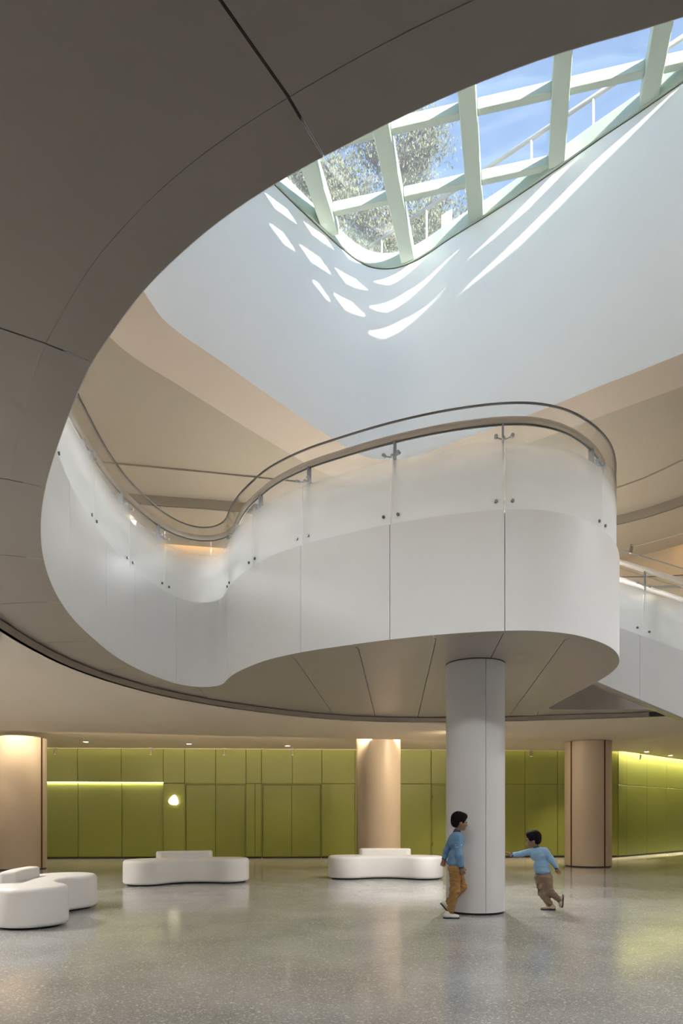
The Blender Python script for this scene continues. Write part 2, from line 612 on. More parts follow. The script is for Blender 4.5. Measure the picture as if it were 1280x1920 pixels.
# plan of the slab opening (clockwise)
EDGE_CTRL = [(0.84, 1.67), (0.58, 1.74), (0.36, 1.82), (0.14, 1.92), (-0.05, 2.02), (-0.21, 2.11), (-0.44, 2.27), (-0.73, 2.53), (-0.92, 2.75),
             (-1.06, 2.92), (-1.23, 3.17), (-1.49, 3.59), (-1.75, 4.04), (-2.02, 4.59), (-2.27, 5.22), (-2.49, 5.96), (-2.64, 6.73), (-2.71, 7.49),
             (-2.74, 8.30), (-2.69, 8.93), (-2.55, 9.58), (-2.40, 9.98), (-2.21, 10.20), (-2.00, 10.24), (-1.78, 10.07), (-1.61, 9.64), (-1.44, 9.25),
             (-1.16, 8.79), (-0.92, 8.47), (-0.48, 8.08), (0.06, 7.75), (0.54, 7.50), (1.10, 7.28), (1.68, 7.15), (2.06, 7.15), (2.45, 7.28),
             (2.82, 7.55), (3.15, 7.92), (3.38, 8.32), (3.54, 8.72), (3.64, 9.20), (3.68, 9.80), (3.68, 10.5), (3.68, 11.3), (3.69, 12.0), (3.70, 12.24),
             (3.76, 12.31), (4.0, 12.33), (5.0, 12.34), (6.3, 12.2), (7.9, 11.3), (9.0, 9.8), (9.25, 6.5), (9.0, 3.0), (7.2, 1.1), (4.2, 0.75), (2.2, 1.12)]
P = resample(catmull(EDGE_CTRL), 640)
P = smooth_closed(P, 3)
EDGE = Loop(P)

CEIL_CTRL = [(-3.05, 4.0), (-3.24, 5.4), (-3.35, 6.71), (-3.385, 7.5), (-3.34, 8.41), (-3.15, 9.30), (-2.74, 10.34), (-2.10, 11.30), (-1.32, 12.09),
             (-0.40, 12.78), (0.62, 13.17), (1.66, 13.30), (3.19, 13.16), (4.6, 12.85), (6.25, 12.42), (8.2, 11.7), (9.6, 10.2), (9.85, 6.5),
             (9.8, 0), (9.0, -3.0), (4.0, -3.5), (-1.6, -3.3), (-2.7, -2.0), (-2.9, 1.5)]
P = smooth_closed(resample(catmull(CEIL_CTRL), 400), 2)
CEIL = Loop(P)

SHAFT_BOT = [(-2.45, 8.35), (-2.40, 8.63), (-2.32, 8.91), (-2.16, 9.17), (-1.83, 9.58), (-1.39, 10.15), (-0.79, 10.92), (-0.25, 11.59), (0.01, 11.90),
             (0.27, 12.17), (0.50, 12.33), (0.77, 12.41), (1.04, 12.40), (1.28, 12.31), (1.55, 12.14), (1.84, 11.90), (2.64, 11.32), (3.36, 10.74),
             (3.93, 10.25), (4.26, 9.99), (4.80, 9.54), (5.9, 8.65), (6.7, 7.6), (6.6, 6.2), (5.4, 5.0), (3.6, 4.6), (1.4, 4.8), (-0.6, 5.5), (-1.9, 6.5), (-2.4, 7.5)]
SHAFT_TOP = SHAFT_BOT[:21] + [(5.6, 8.9), (6.1, 8.4), (6.0, 8.12), (5.4, 8.02), (3.6, 8.0), (1.4, 8.0), (-0.8, 8.0), (-1.9, 8.02), (-2.36, 8.13)]

# ================================================================== STRUCTURE
# ---- floor
floor = structure(plate('floor', [(-13.5, -6.5), (15, -6.5), (15, 27), (-13.5, 27)], None, -0.12, -0.006, 'dark_gap'), 'grey terrazzo floor of the hall with white chips')
ca, sa = math.cos(math.radians(6)), math.sin(math.radians(6))
fl_pitch = 3.0
slab_mesh = None
for i in range(-7, 8):
    for j in range(-5, 11):
        cx = ca * (i + 0.42) * fl_pitch - sa * (j + 0.1) * fl_pitch
        cy = sa * (i + 0.42) * fl_pitch + ca * (j + 0.1) * fl_pitch
        if not (-14.5 < cx < 16 and -7 < cy < 27):
            continue
        if slab_mesh is None:
            bm = bmesh.new()
            h = fl_pitch / 2 - 0.0006
            add_box(bm, -h, h, -h, h, -0.02, 0)
            o = obj('floor_slab', bm, 'terrazzo', floor)
            slab_mesh = o.data
        else:
            o = bpy.data.objects.new('floor_slab', slab_mesh)
            C.objects.link(o)
            o.parent = floor
        o.location = (cx, cy, 0)
        o.rotation_euler = (0, 0, math.radians(6))

# ---- outer walls
def plain_wall(name, x0, x1, y0, y1, z0, z1, m='wall_plain', label=None):
    bm = bmesh.new()
    add_box(bm, x0, x1, y0, y1, z0, z1)
    return structure(obj(name, bm, m), label)
plain_wall('wall_left', -13.4, -13.2, -6.4, 26, -0.1, 11.0, label='plain beige side wall left of the hall')
plain_wall('wall_right', 14.6, 14.8, -6.4, 27, -0.1, 11.0, label='plain beige side wall right of the hall')
plain_wall('wall_back', -13.4, 14.8, -6.4, -6.2, -0.1, 11.0, label='plain beige wall behind the viewpoint')

# ---- lower ceiling
STEP = catmull([(-13.3, 13.4), (-6.3, 14.8), (0.2, 16.1), (3.5, 16.6), (5.9, 16.85), (6.9, 16.4), (7.6, 15.3), (9.5, 11.5), (11.5, 5), (12, -6.3)], closed=False, per=10)
STEP = resample(STEP, 80, closed=False)
outer = [tuple(p) for p in STEP] + [(-13.3, -6.3)]
low = plate('ceiling', outer, [tuple(p) for p in CEIL.P], Z_CEIL, Z_CEIL + 0.004, 'ceiling_beige')
structure(low, 'beige lower ceiling ringing the round opening')
bm = bmesh.new()
wall_strip(bm, list(CEIL.P) + [CEIL.P[0]], list(CEIL.off(0.05)) + [CEIL.off(0.05)[0]], Z_CEIL, Z_SOF - 0.012)
obj('edge_band', bm, 'brown_band', low, smooth=True, angle=0.7)
bm = bmesh.new()
idx = [i for i in range(CEIL.n) if 5.62 < CEIL.P[i][0] < 6.22 and CEIL.P[i][1] > 10]
wall_strip(bm, [CEIL.P[i] - CEIL.N[i] * 0.004 for i in idx], [CEIL.P[i] + CEIL.N[i] * 0.002 for i in idx], Z_CEIL + 0.004, Z_SOF - 0.012)
obj('vent_slot', bm, 'black', low)
# raised outer strip between the step line and the green wall
def yw(x):                       # face line of the green front wall
    return 20.15 + 0.052 * x
WALL_CORNER = (8.35, yw(8.35))
WR_DIR = Vector((0.735, 0.678)).normalized()
def wall_path(off):
    """front wall then the receding right wing, moved off metres towards the hall"""
    a = Vector((-13.3, yw(-13.3))) + Vector((0.052, -1)).normalized() * off
    n2 = Vector((WR_DIR.y, -WR_DIR.x))
    c = Vector(WALL_CORNER) + Vector((0.052, -1)).normalized() * off
    e = Vector(WALL_CORNER) + WR_DIR * 8.4 + n2 * off
    c2 = Vector(WALL_CORNER) + n2 * off
    return [a, (c + c2) / 2, e]
w0 = wall_path(0.22)
sp = [tuple(p) for p in STEP[:-1]]
outer = sp + [(12, -6.3), (14.6, -6.3), (14.6, w0[2].y), (w0[2].x, w0[2].y), (w0[1].x, w0[1].y), (w0[0].x, w0[0].y)]
strip_c = plate('ceiling', outer, None, Z_STRIP, Z_STRIP + 0.004, 'ceiling_strip')
structure(strip_c, 'raised beige ceiling strip along the green wall')
bm = bmesh.new()
strip_faces(bm, STEP, Z_CEIL, STEP, Z_STRIP)
obj('step_riser', bm, 'ceiling_beige', strip_c)
bm = bmesh.new()
wq = wall_path(0.22)
wi = wall_path(0.20)
wall_strip(bm, wq, wi, Z_STRIP - 0.02, 3.62)
obj('cove_lip', bm, 'ceiling_strip', strip_c)
bm = bmesh.new()
strip_faces(bm, wall_path(0.22), 3.62, wall_path(-0.1), 3.62)
obj('cove_top', bm, 'ceiling_strip', strip_c)

# ---- green front wall with panels and doors
wf = struct_empty('wall_front', 'olive green panelled wall at the back of the hall')
bm = bmesh.new()
a, c, e = wall_path(-0.12)
a2, c2, e2 = wall_path(-0.3)
wall_strip(bm, [a, c, e], [a2, c2, e2], -0.1, 3.7)
obj('wall_backing', bm, 'green_dark', wf)

def ux(u):                       # front-wall station for a joint seen along the bearing u
    k = (u - 640) / 1280.0
    return k * 20.15 / (1 - 0.052 * k)
FW_ANG = math.atan(0.052)
def wall_box(name, x0, x1, z0, z1, depth0, depth1, m, parent, gap=0.006, bev=0.004):
    """panel on the front wall, stations x0..x1, standing depth0..depth1 in front of the wall line"""
    bm = bmesh.new()
    L = (x1 - x0) / math.cos(FW_ANG)
    add_box(bm, gap, L - gap, -depth1, -depth0, z0 + gap, z1 - gap)
    if bev:
        bevel_all(bm, bev, 1)
    mtx = Matrix.Translation((x0, yw(x0), 0)) @ Matrix.Rotation(FW_ANG, 4, 'Z')
    bmesh.ops.transform(bm, matrix=mtx, verts=bm.verts[:])
    return obj(name, bm, m, parent)

Z_J = 2.20
# upper row, continuous
up = [-13.2, -10.6, ux(62), ux(145), ux(227), ux(306), ux(346), ux(404), ux(461), ux(490), ux(548), ux(603), ux(665), ux(748), ux(808), ux(866), ux(925), ux(984), ux(1045), 8.34]
for x0, x1 in zip(up[:-1], up[1:]):
    niche = x1 <= ux(306) + 0.01
    wall_box('wall_panel', x0, x1, Z_J + (0.03 if niche else 0), 3.61, -0.05, 0.0, 'green', wf)
# recessed lower row at the left, lit from a slot above
for x0, x1 in zip(up[:5], up[1:6]):
    wall_box('wall_panel', x0, x1, 0.05, Z_J + 0.03, -0.10, -0.07, 'green', wf)
# lower row between the doors
for u0, u1 in ((306, 346), (461, 478), (478, 490), (603, 665), (665, 748), (748, 808), (866, 925), (925, 984), (984, 1045)):
    wall_box('wall_panel', ux(u0), ux(u1), 0.05, Z_J, -0.05, 0.0, 'green', wf)
wall_box('wall_panel', ux(1045), 8.34, 0.05, Z_J, -0.05, 0.0, 'green', wf)
wall_box('skirting', -13.2, 8.34, 0.0, 0.05, -0.06, -0.03, 'black', wf, gap=0, bev=0)

def door(n, u0, u1, leaves, label, hinge=False):
    d = struct_empty('door_%d' % n, label)
    js = np.linspace(ux(u0) + 0.03, ux(u1) - 0.03, leaves + 1)
    for x0, x1 in zip(js[:-1], js[1:]):
        wall_box('door_leaf', x0, x1, 0.02, Z_J - 0.035, -0.075, -0.035, 'green_door', d, gap=0.005)
    for x0, x1 in ((ux(u0), ux(u0) + 0.025), (ux(u1) - 0.025, ux(u1))):
        wall_box('door_jamb', x0, x1, 0.0, Z_J, -0.05, 0.004, 'green', d, gap=0.002, bev=0)
    wall_box('door_head', ux(u0) + 0.025, ux(u1) - 0.025, Z_J - 0.03, Z_J, -0.05, 0.004, 'green', d, gap=0.001, bev=0)
    if hinge:
        for z in (0.35, 1.75):
            wall_box('hinge', ux(u0) + 0.022, ux(u0) + 0.05, z, z + 0.12, -0.04, 0.004, 'bronze', d, gap=0, bev=0)
door(1, 346, 461, 2, 'green double door flush in the wall right of the glowing sign')
door(2, 490, 603, 2, 'green double door behind and between the two far benches')
door(3, 808, 866, 1, 'green single door with dark hinges just left of the white column', hinge=True)

# receding right wing
wr = struct_empty('wall_front_right', 'yellow green panelled wall wing at the far right')
n2 = Vector((WR_DIR.y, -WR_DIR.x))
ang = math.atan2(WR_DIR.y, WR_DIR.x)
st = [0.0, 0.55, 2.0, 3.5, 5.0, 6.6, 8.3]
for s0, s1 in zip(st[:-1], st[1:]):
    for z0, z1 in ((0.05, Z_J), (Z_J, 3.61)):
        bm = bmesh.new()
        add_box(bm, s0 + 0.006, s1 - 0.006, 0.0, 0.05, z0 + 0.006, z1 - 0.006)
        bevel_all(bm, 0.004, 1)
        bmesh.ops.transform(bm, matrix=Matrix.Translation((*WALL_CORNER, 0)) @ Matrix.Rotation(ang, 4, 'Z'), verts=bm.verts[:])
        obj('wall_panel', bm, 'green', wr)
bm = bmesh.new()
add_box(bm, 0, 8.3, 0.02, 0.06, 0, 0.05)
bmesh.ops.transform(bm, matrix=Matrix.Translation((*WALL_CORNER, 0)) @ Matrix.Rotation(ang, 4, 'Z'), verts=bm.verts[:])
obj('skirting', bm, 'black', wr)

# ---- mezzanine slab
mez = plate('mezzanine_floor', [(p[0], p[1] - 0.04) for p in STEP] + [(-13.3, -6.3)], [tuple(p) for p in EDGE.off(0.125)], Z_SOF + 0.035, Z_UPF, 'dark_gap')
structure(mez, 'curving mezzanine slab with a balcony tongue over the hall')
topf = plate('floor_finish', [(-13.2, -6.2), (14.6, -6.2), (14.6, 18.6), (-13.2, 18.6)], [tuple(p) for p in EDGE.off(0.125)], Z_UPF + 0.001, Z_UPF + 0.004, 'upper_floor', mez)

# soffit joints: (inner point on the edge, outer point at the round ceiling edge)
JOINTS = [((-0.05, 2.02), (-2.62, -2.1)), ((-1.05, 2.92), (-2.9, 1.68)), ((-1.735, 4.02), (-3.02, 3.47)), ((-2.26, 5.19), (-3.2, 4.94)),
          ((-2.55, 6.2), (-3.33, 6.33)), ((-2.72, 7.6), (-3.38, 7.72)), ((-2.70, 8.9), (-3.2, 9.12)), ((-2.47, 9.8), (-2.85, 10.12)),
          ((-2.1, 10.25), (-2.0, 11.42)), ((-0.72, 8.26), (-0.05, 12.95)), ((0.10, 7.74), (0.69, 13.18)), ((0.97, 7.33), (1.55, 13.3)),
          ((1.70, 7.14), (2.35, 13.26)), ((2.55, 7.34), (3.25, 13.16)), ((3.70, 12.1), (3.78, 13.03)), ((6.3, 12.2), (6.45, 12.36)),
          ((9.25, 6.5), (9.85, 6.5)), ((4.2, 0.75), (4.1, -3.5))]
BORD = 0.19
offB = EDGE.off(BORD)
offE = EDGE.off(0.0)
CO = CEIL.off(0.28)
GAP = 0.0045
for k in range(len(JOINTS)):
    (pi, po), (qi, qo) = JOINTS[k], JOINTS[(k + 1) % len(JOINTS)]
    i0, i1 = EDGE.near(pi), EDGE.near(qi)
    o0, o1 = CEIL.near(po), CEIL.near(qo)
    ii = EDGE.span(i0, i1)
    oo = CEIL.span(o0, o1)
    inner = [np.array(offB[i] - EDGE.N[i] * 0.0004) for i in ii]
    outerp = [np.array(CO[i]) for i in oo]
    # open the joint: draw both ends of this panel in by the gap
    def pull(L):
        L = [p.copy() for p in L]
        L[0] = L[0] + (L[1] - L[0]) / np.linalg.norm(L[1] - L[0]) * GAP
        L[-1] = L[-1] + (L[-2] - L[-1]) / np.linalg.norm(L[-2] - L[-1]) * GAP
        return L
    inner, outerp = pull(inner), pull(outerp)
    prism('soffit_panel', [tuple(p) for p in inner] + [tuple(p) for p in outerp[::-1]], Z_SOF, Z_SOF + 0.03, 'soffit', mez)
    bm = bmesh.new()
    A = pull([np.array(EDGE.P[i] + EDGE.N[i] * 0.003) for i in ii])
    B = pull([np.array(offB[i]) for i in ii])
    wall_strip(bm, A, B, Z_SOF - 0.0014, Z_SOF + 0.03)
    obj('soffit_border', bm, 'soffit', mez)

# white fascia panels
FJ = [(-0.05, 2.02), (-1.05, 2.92), (-1.75, 4.04), (-2.33, 5.4), (-2.62, 6.6), (-2.735, 7.95), (-2.69, 8.93), (-2.42, 9.95), (-1.62, 9.66), (-0.49, 8.08), (0.53, 7.50),
      (1.70, 7.14), (3.56, 8.78), (3.68, 10.5), (3.70, 12.1), (5.4, 12.33), (7.0, 11.9), (8.6, 10.5), (9.25, 8), (9.25, 5), (8.4, 2.0), (6.0, 0.85), (3.0, 0.9), (1.4, 1.45)]
fi = [EDGE.near(p) for p in FJ]
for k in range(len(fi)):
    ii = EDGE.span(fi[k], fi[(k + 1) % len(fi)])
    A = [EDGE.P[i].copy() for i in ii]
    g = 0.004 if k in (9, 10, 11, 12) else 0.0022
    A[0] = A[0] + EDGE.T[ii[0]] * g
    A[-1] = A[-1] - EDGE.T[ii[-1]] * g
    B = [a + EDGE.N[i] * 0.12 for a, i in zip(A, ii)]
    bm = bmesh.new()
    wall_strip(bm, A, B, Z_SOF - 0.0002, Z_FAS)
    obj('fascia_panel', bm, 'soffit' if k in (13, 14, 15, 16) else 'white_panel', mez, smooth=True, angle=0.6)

# ---- upper ceiling, coves and walls
C2 = resample(catmull([(-13.3, 10.6), (-4.1, 12.3), (-1.6, 12.8), (1.5, 13.5), (3.8, 13.8), (5.33, 13.2), (6.2, 12.0), (8, 8.6), (9.5, 4), (10, -6.3)], False, 10), 90, False)
C3 = resample(catmull([(-13.3, 11.8), (-4, 13.45), (-2, 13.8), (1.5, 14.7), (4, 15), (5.8, 14.4), (6.8, 13.45), (9, 10), (10.7, 5), (11.2, -6.3)], False, 10), 90, False)
C4 = resample(catmull([(-13.3, 13.8), (-3.95, 15.6), (-2.7, 15.85), (1.5, 16.8), (4.5, 17.2), (6.8, 16.5), (7.8, 15.6), (10.5, 12), (12.4, 6), (12.8, -6.3)], False, 10), 90, False)
C5 = resample(catmull([(-13.3, 14.15), (-3.95, 15.95), (-2.7, 16.2), (1.5, 17.15), (4.5, 17.55), (7.0, 16.8), (8.1, 15.85), (10.85, 12.2), (12.8, 6), (13.2, -6.3)], False, 10), 90, False)
SB = resample(catmull(SHAFT_BOT, True, 10), 300)
SHB = catmull(SHAFT_BOT, True, 10)
SHT = catmull(SHAFT_TOP, True, 10)
shb = Loop(SHB)
def band_w(p):
    return 0.78 if p[0] < 0.9 else 0.62
wsm = smooth_closed(np.array([[band_w(p), 0.0] for p in SHB]), 60)[:, 0]
BAND = SHB + shb.N * wsm[:, None]
BAND = smooth_closed(BAND, 4)
outer = [tuple(p) for p in C2] + [(-13.3, -6.3)]
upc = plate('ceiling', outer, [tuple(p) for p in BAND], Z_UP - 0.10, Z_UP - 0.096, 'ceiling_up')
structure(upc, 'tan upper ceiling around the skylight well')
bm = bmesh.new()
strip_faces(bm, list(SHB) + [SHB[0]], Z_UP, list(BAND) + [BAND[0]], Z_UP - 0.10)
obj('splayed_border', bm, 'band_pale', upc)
bm = bmesh.new()
strip_faces(bm, C2, Z_UP - 0.10, C2, Z_UP - 0.13)
strip_faces(bm, C2, Z_UP - 0.13, C3, Z_UP - 0.13)
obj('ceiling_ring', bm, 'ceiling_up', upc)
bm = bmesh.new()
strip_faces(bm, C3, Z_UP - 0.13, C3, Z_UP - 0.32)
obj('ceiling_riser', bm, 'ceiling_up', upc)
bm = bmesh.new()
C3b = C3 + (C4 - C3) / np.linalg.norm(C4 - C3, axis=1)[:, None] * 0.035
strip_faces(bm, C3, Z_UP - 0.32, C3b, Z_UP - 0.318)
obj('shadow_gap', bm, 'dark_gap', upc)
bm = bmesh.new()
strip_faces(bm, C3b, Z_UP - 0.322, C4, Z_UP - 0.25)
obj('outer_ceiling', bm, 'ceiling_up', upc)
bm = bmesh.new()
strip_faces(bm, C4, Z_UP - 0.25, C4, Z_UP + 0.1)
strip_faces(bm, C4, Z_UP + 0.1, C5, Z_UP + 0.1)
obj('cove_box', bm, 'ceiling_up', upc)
bm = bmesh.new()
strip_faces(bm, C5, Z_UPF, C5, Z_UP + 0.12)
structure(obj('wall_upper', bm, 'wall_upper', smooth=True), 'warm lit curved wall of the mezzanine under a cove')

# ---- skylight well
bm = bmesh.new()
n = len(SHB)
rows = []
for k in range(9):
    f = k / 8.0
    Q = SHB * (1 - f) + SHT * f
    rows.append([bm.verts.new((Q[i][0], Q[i][1], (Z_UP - 0.001) * (1 - f) + f * (z_sky(SHT[i][0]) - 0.015))) for i in range(n)])
for k in range(8):
    for i in range(n):
        j = (i + 1) % n
        bm.faces.new((rows[k][i], rows[k][j], rows[k + 1][j], rows[k + 1][i]))
structure(obj('wall_skylight_well', bm, 'shaft_white', smooth=True), 'smooth white wall of the skylight well')

# ---- skylight window
win = struct_empty('window_1', 'skylight glazed between pale green steel bars')
sht = Loop(SHT)
FR_H = 0.25
def ring_part(name, d0, d1, h0, h1, m):
    bm = bmesh.new()
    A = SHT + sht.N * d0
    B = SHT + sht.N * d1
    A = list(A) + [A[0]]
    B = list(B) + [B[0]]
    zb = [z_sky(p[0]) + h0 for p in A]
    zt = [z_sky(p[0]) + h1 for p in A]
    n = len(A)
    R = []
    for i in range(n):
        R.append([bm.verts.new((A[i][0], A[i][1], zb[i])), bm.verts.new((B[i][0], B[i][1], zb[i])), bm.verts.new((B[i][0], B[i][1], zt[i])), bm.verts.new((A[i][0], A[i][1], zt[i]))])
    for i in range(n - 1):
        for k in range(4):
            bm.faces.new((R[i][k], R[i][(k + 1) % 4], R[i + 1][(k + 1) % 4], R[i + 1][k]))
    return obj(name, bm, m, win, smooth=True, angle=0.6)
ring_part('window_frame', -0.035, 0.14, 0.0, FR_H, 'frame_green')
ring_part('shadow_joint', 0.0, 0.12, -0.02, 0.0, 'steel_dark')

BDIR = np.array([0.25, 0.968])
BDIR /= np.linalg.norm(BDIR)
BN = np.array([BDIR[1], -BDIR[0]])
BEAM_PTS = [(-1.42, 10.1), (-0.15, 11.72), (1.20, 12.33), (2.28, 11.58), (3.38, 10.75), (4.43, 9.86), (5.5, 9.0)]
CROSS = [(11.27, -0.15), (10.12, -0.15), (9.02, -0.15)]      # y at x = 0, slope
def clip_line(p, d, poly):
    """parameters where the line p + t d crosses the closed polygon"""
    ts = []
    n = len(poly)
    for i in range(n):
        a, b = poly[i], poly[(i + 1) % n]
        e = b - a
        den = d[0] * e[1] - d[1] * e[0]
        if abs(den) < 1e-12:
            continue
        t = ((a[0] - p[0]) * e[1] - (a[1] - p[1]) * e[0]) / den
        s = ((a[0] - p[0]) * d[1] - (a[1] - p[1]) * d[0]) / den
        if 0 <= s < 1:
            ts.append(t)
    return sorted(ts)
def bar(name, a, b, w, h0, h1, m):
    a, b = Vector(a), Vector(b)
    d = (b - a).normalized()
    nrm = Vector((d.y, -d.x))
    bm = bmesh.new()
    vs = []
    for p in (a, b):
        for sgn in (-1, 1):
            q = p + nrm * sgn * w / 2
            for h in (h0, h1):
                vs.append(bm.verts.new((q.x, q.y, z_sky(q.x) + h)))
    for q in ((0, 1, 3, 2), (4, 6, 7, 5), (0, 4, 5, 1), (2, 3, 7, 6), (0, 2, 6, 4), (1, 5, 7, 3)):
        bm.faces.new([vs[i] for i in q])
    bevel_all(bm, 0.008, 1)
    return obj(name, bm, m, win)
inner_ring = SHT + sht.N * -0.02
beams = []
for bp in BEAM_PTS:
    p = np.array(bp)
    ts = clip_line(p, BDIR, inner_ring)
    if len(ts) < 2:
        continue
    a, b = p + BDIR * ts[0], p + BDIR * ts[-1]
    beams.append((a, b))
    bar('main_bar', a, b, 0.245, 0.01, FR_H - 0.02, 'frame_green')
for y0, sl in CROSS:
    d = np.array([1.0, sl])
    d /= np.linalg.norm(d)
    p = np.array([0.0, y0])
    ts = clip_line(p, d, inner_ring)
    if len(ts) < 2:
        continue
    cuts = [ts[0]]
    for a, b in beams:
        bd = b - a
        den = d[0] * bd[1] - d[1] * bd[0]
        t = ((a[0] - p[0]) * bd[1] - (a[1] - p[1]) * bd[0]) / den
        if ts[0] + 0.05 < t < ts[-1] - 0.05:
            cuts += [t - 0.126, t + 0.126]
    cuts.append(ts[-1])
    for t0, t1 in zip(cuts[::2], cuts[1::2]):
        if t1 - t0 > 0.08:
            bar('cross_bar', p + d * t0, p + d * t1, 0.12, 0.07, FR_H - 0.02, 'frame_green')
# glass panes, one per cell
bm = bmesh.new()
vs = [bm.verts.new((p[0], p[1], 0)) for p in (SHT + sht.N * 0.06)[::2]]
bm.faces.new(vs)
for bp in BEAM_PTS:
    bmesh.ops.bisect_plane(bm, geom=bm.verts[:] + bm.edges[:] + bm.faces[:], plane_co=(bp[0], bp[1], 0), plane_no=(BN[0], BN[1], 0))
for y0, sl in CROSS:
    bmesh.ops.bisect_plane(bm, geom=bm.verts[:] + bm.edges[:] + bm.faces[:], plane_co=(0, y0, 0), plane_no=(-sl, 1, 0))
for f in bm.faces:
    if f.calc_area() < 0.02:
        continue
    b2 = bmesh.new()
    c = f.calc_center_median()
    ring = [v.co.copy() for v in f.verts]
    lo = [b2.verts.new((q.x, q.y, z_sky(q.x) + FR_H - 0.018)) for q in ring]
    r = bmesh.ops.extrude_face_region(b2, geom=[b2.faces.new(lo)])
    bmesh.ops.translate(b2, verts=[g for g in r['geom'] if isinstance(g, bmesh.types.BMVert)], vec=(0, 0, 0.024))
    obj('glass_pane', b2, 'sky_glass', win)
bm.free()

# ---- roof garden outside
roof = plate('roof_garden', [(-30, -30), (34, -30), (34, 46), (-30, 46)], [tuple(p) for p in (SHT + sht.N * 0.13)], 11.0, 11.05, 'roof_grass')
structure(roof, 'grass roof around the skylight')

# ================================================================== THINGS
def copy_tree(o, parent=None):
    c = o.copy()
    C.objects.link(c)
    c.parent = parent
    for ch in list(o.children):
        copy_tree(ch, c)
    return c

# ---- columns
def column(name, label, x, y, r, z1, m, seams, strips, strip_w=0.045, zbase=0.03):
    t = thing(name, label, 'column', (x, y, 0))
    # shaft built as curved cladding shells between the seams
    cuts = sorted(seams)
    if not cuts:
        cuts = [math.pi / 2]
    for k in range(len(cuts)):
        a0, a1 = cuts[k], cuts[(k + 1) % len(cuts)] + (2 * math.pi if k == len(cuts) - 1 else 0)
        hw = (strip_w / 2 if strips else 0.0025) / r
        a0 += hw
        a1 -= hw
        nseg = max(6, int((a1 - a0) / 0.09))
        A = [(r * math.cos(a0 + (a1 - a0) * i / nseg), r * math.sin(a0 + (a1 - a0) * i / nseg)) for i in range(nseg + 1)]
        B = [(p[0] * 0.96, p[1] * 0.96) for p in A]
        bm = bmesh.new()
        wall_strip(bm, A, B, zbase, z1)
        obj('cladding', bm, m, t, smooth=True, angle=0.6)
        if strips:
            c = cuts[k]
            bm = bmesh.new()
            add_box(bm, -0.012, 0.012, -strip_w / 2 + 0.003, strip_w / 2 - 0.003, zbase, z1)
            bmesh.ops.transform(bm, matrix=Matrix.Rotation(c, 4, 'Z') @ Matrix.Translation((r * 0.975, 0, 0)), verts=bm.verts[:])
            obj('bronze_strip', bm, 'bronze', t)
    bm = bmesh.new()
    add_lathe(bm, [(0, 0), (r * 0.965, 0), (r * 0.965, zbase + 0.01), (0, zbase + 0.01)], 48)
    obj('base_recess', bm, 'black', t, smooth=True, angle=0.6)
    bm = bmesh.new()
    add_lathe(bm, [(0, z1 - 0.012), (r * 1.012, z1 - 0.012), (r * 1.012, z1 - 0.002), (0, z1 - 0.002)], 48)
    obj('top_joint', bm, 'steel_dark', t, smooth=True, angle=0.6)
    return t
column('column', 'slim white column carrying the balcony between the two children', 1.708, 8.72, 0.37, Z_SOF, 'column_white',
       [math.radians(-81), math.radians(99)], False, zbase=0.028)
column('column', 'thick beige column at the left edge with a bronze strip', -7.47, 15.95, 0.545, Z_CEIL, 'column_beige', [math.radians(-14), math.radians(166)], True, 0.06)
column('column', 'thick beige column behind the middle bench, lit from one side', 0.905, 16.75, 0.54, Z_STRIP, 'column_beige', [math.radians(192), math.radians(12)], True, 0.05)
column('column', 'thick beige column at the right with two dark bronze strips', 6.08, 16.85, 0.55, Z_CEIL + 0.005, 'column_beige', [math.radians(-154), math.radians(-66), math.radians(60)], True, 0.05)

# ---- balustrade round the balcony
spider_protos = {}
def spider(parent, p, n, t, z, slope=0.0):
    """four-point spider clamp: hub on the post, an arm to each pane, a button on the glass"""
    p, n, t = Vector(p), Vector(n), Vector(t)
    hub = Vector((p.x, p.y, z)) + Vector((n.x, n.y, 0)) * 0.075
    bm = bmesh.new()
    add_tube(bm, [hub - Vector((n.x, n.y, 0)) * 0.05, hub + Vector((n.x, n.y, 0)) * 0.03], 0.016, 8)
    for s in (-1, 1):
        e = Vector((p.x, p.y, z + slope * s * 0.085)) + Vector((t.x, t.y, 0)) * s * 0.085 + Vector((n.x, n.y, 0)) * 0.016
        add_tube(bm, [hub, (hub + e) / 2 + Vector((n.x, n.y, 0)) * 0.012, e], [0.011, 0.009, 0.008], 6)
        add_tube(bm, [e + Vector((n.x, n.y, 0)) * 0.012, e - Vector((n.x, n.y, 0)) * 0.034], 0.019, 8)
    return obj('spider_clamp', bm, 'steel', parent, smooth=True, angle=0.7)
def foot_bolts(parent, p, n, t, z, slope=0.0):
    p, n, t = Vector(p), Vector(n), Vector(t)
    for s in (-1, 1):
        e = Vector((p.x, p.y, z + slope * s * 0.085)) + Vector((t.x, t.y, 0)) * s * 0.085
        bm = bmesh.new()
        add_tube(bm, [e + Vector((n.x, n.y, 0)) * 0.02, e - Vector((n.x, n.y, 0)) * 0.022], 0.017, 10)
        obj('glass_bolt', bm, 'steel_dark', parent, smooth=True, angle=0.7)

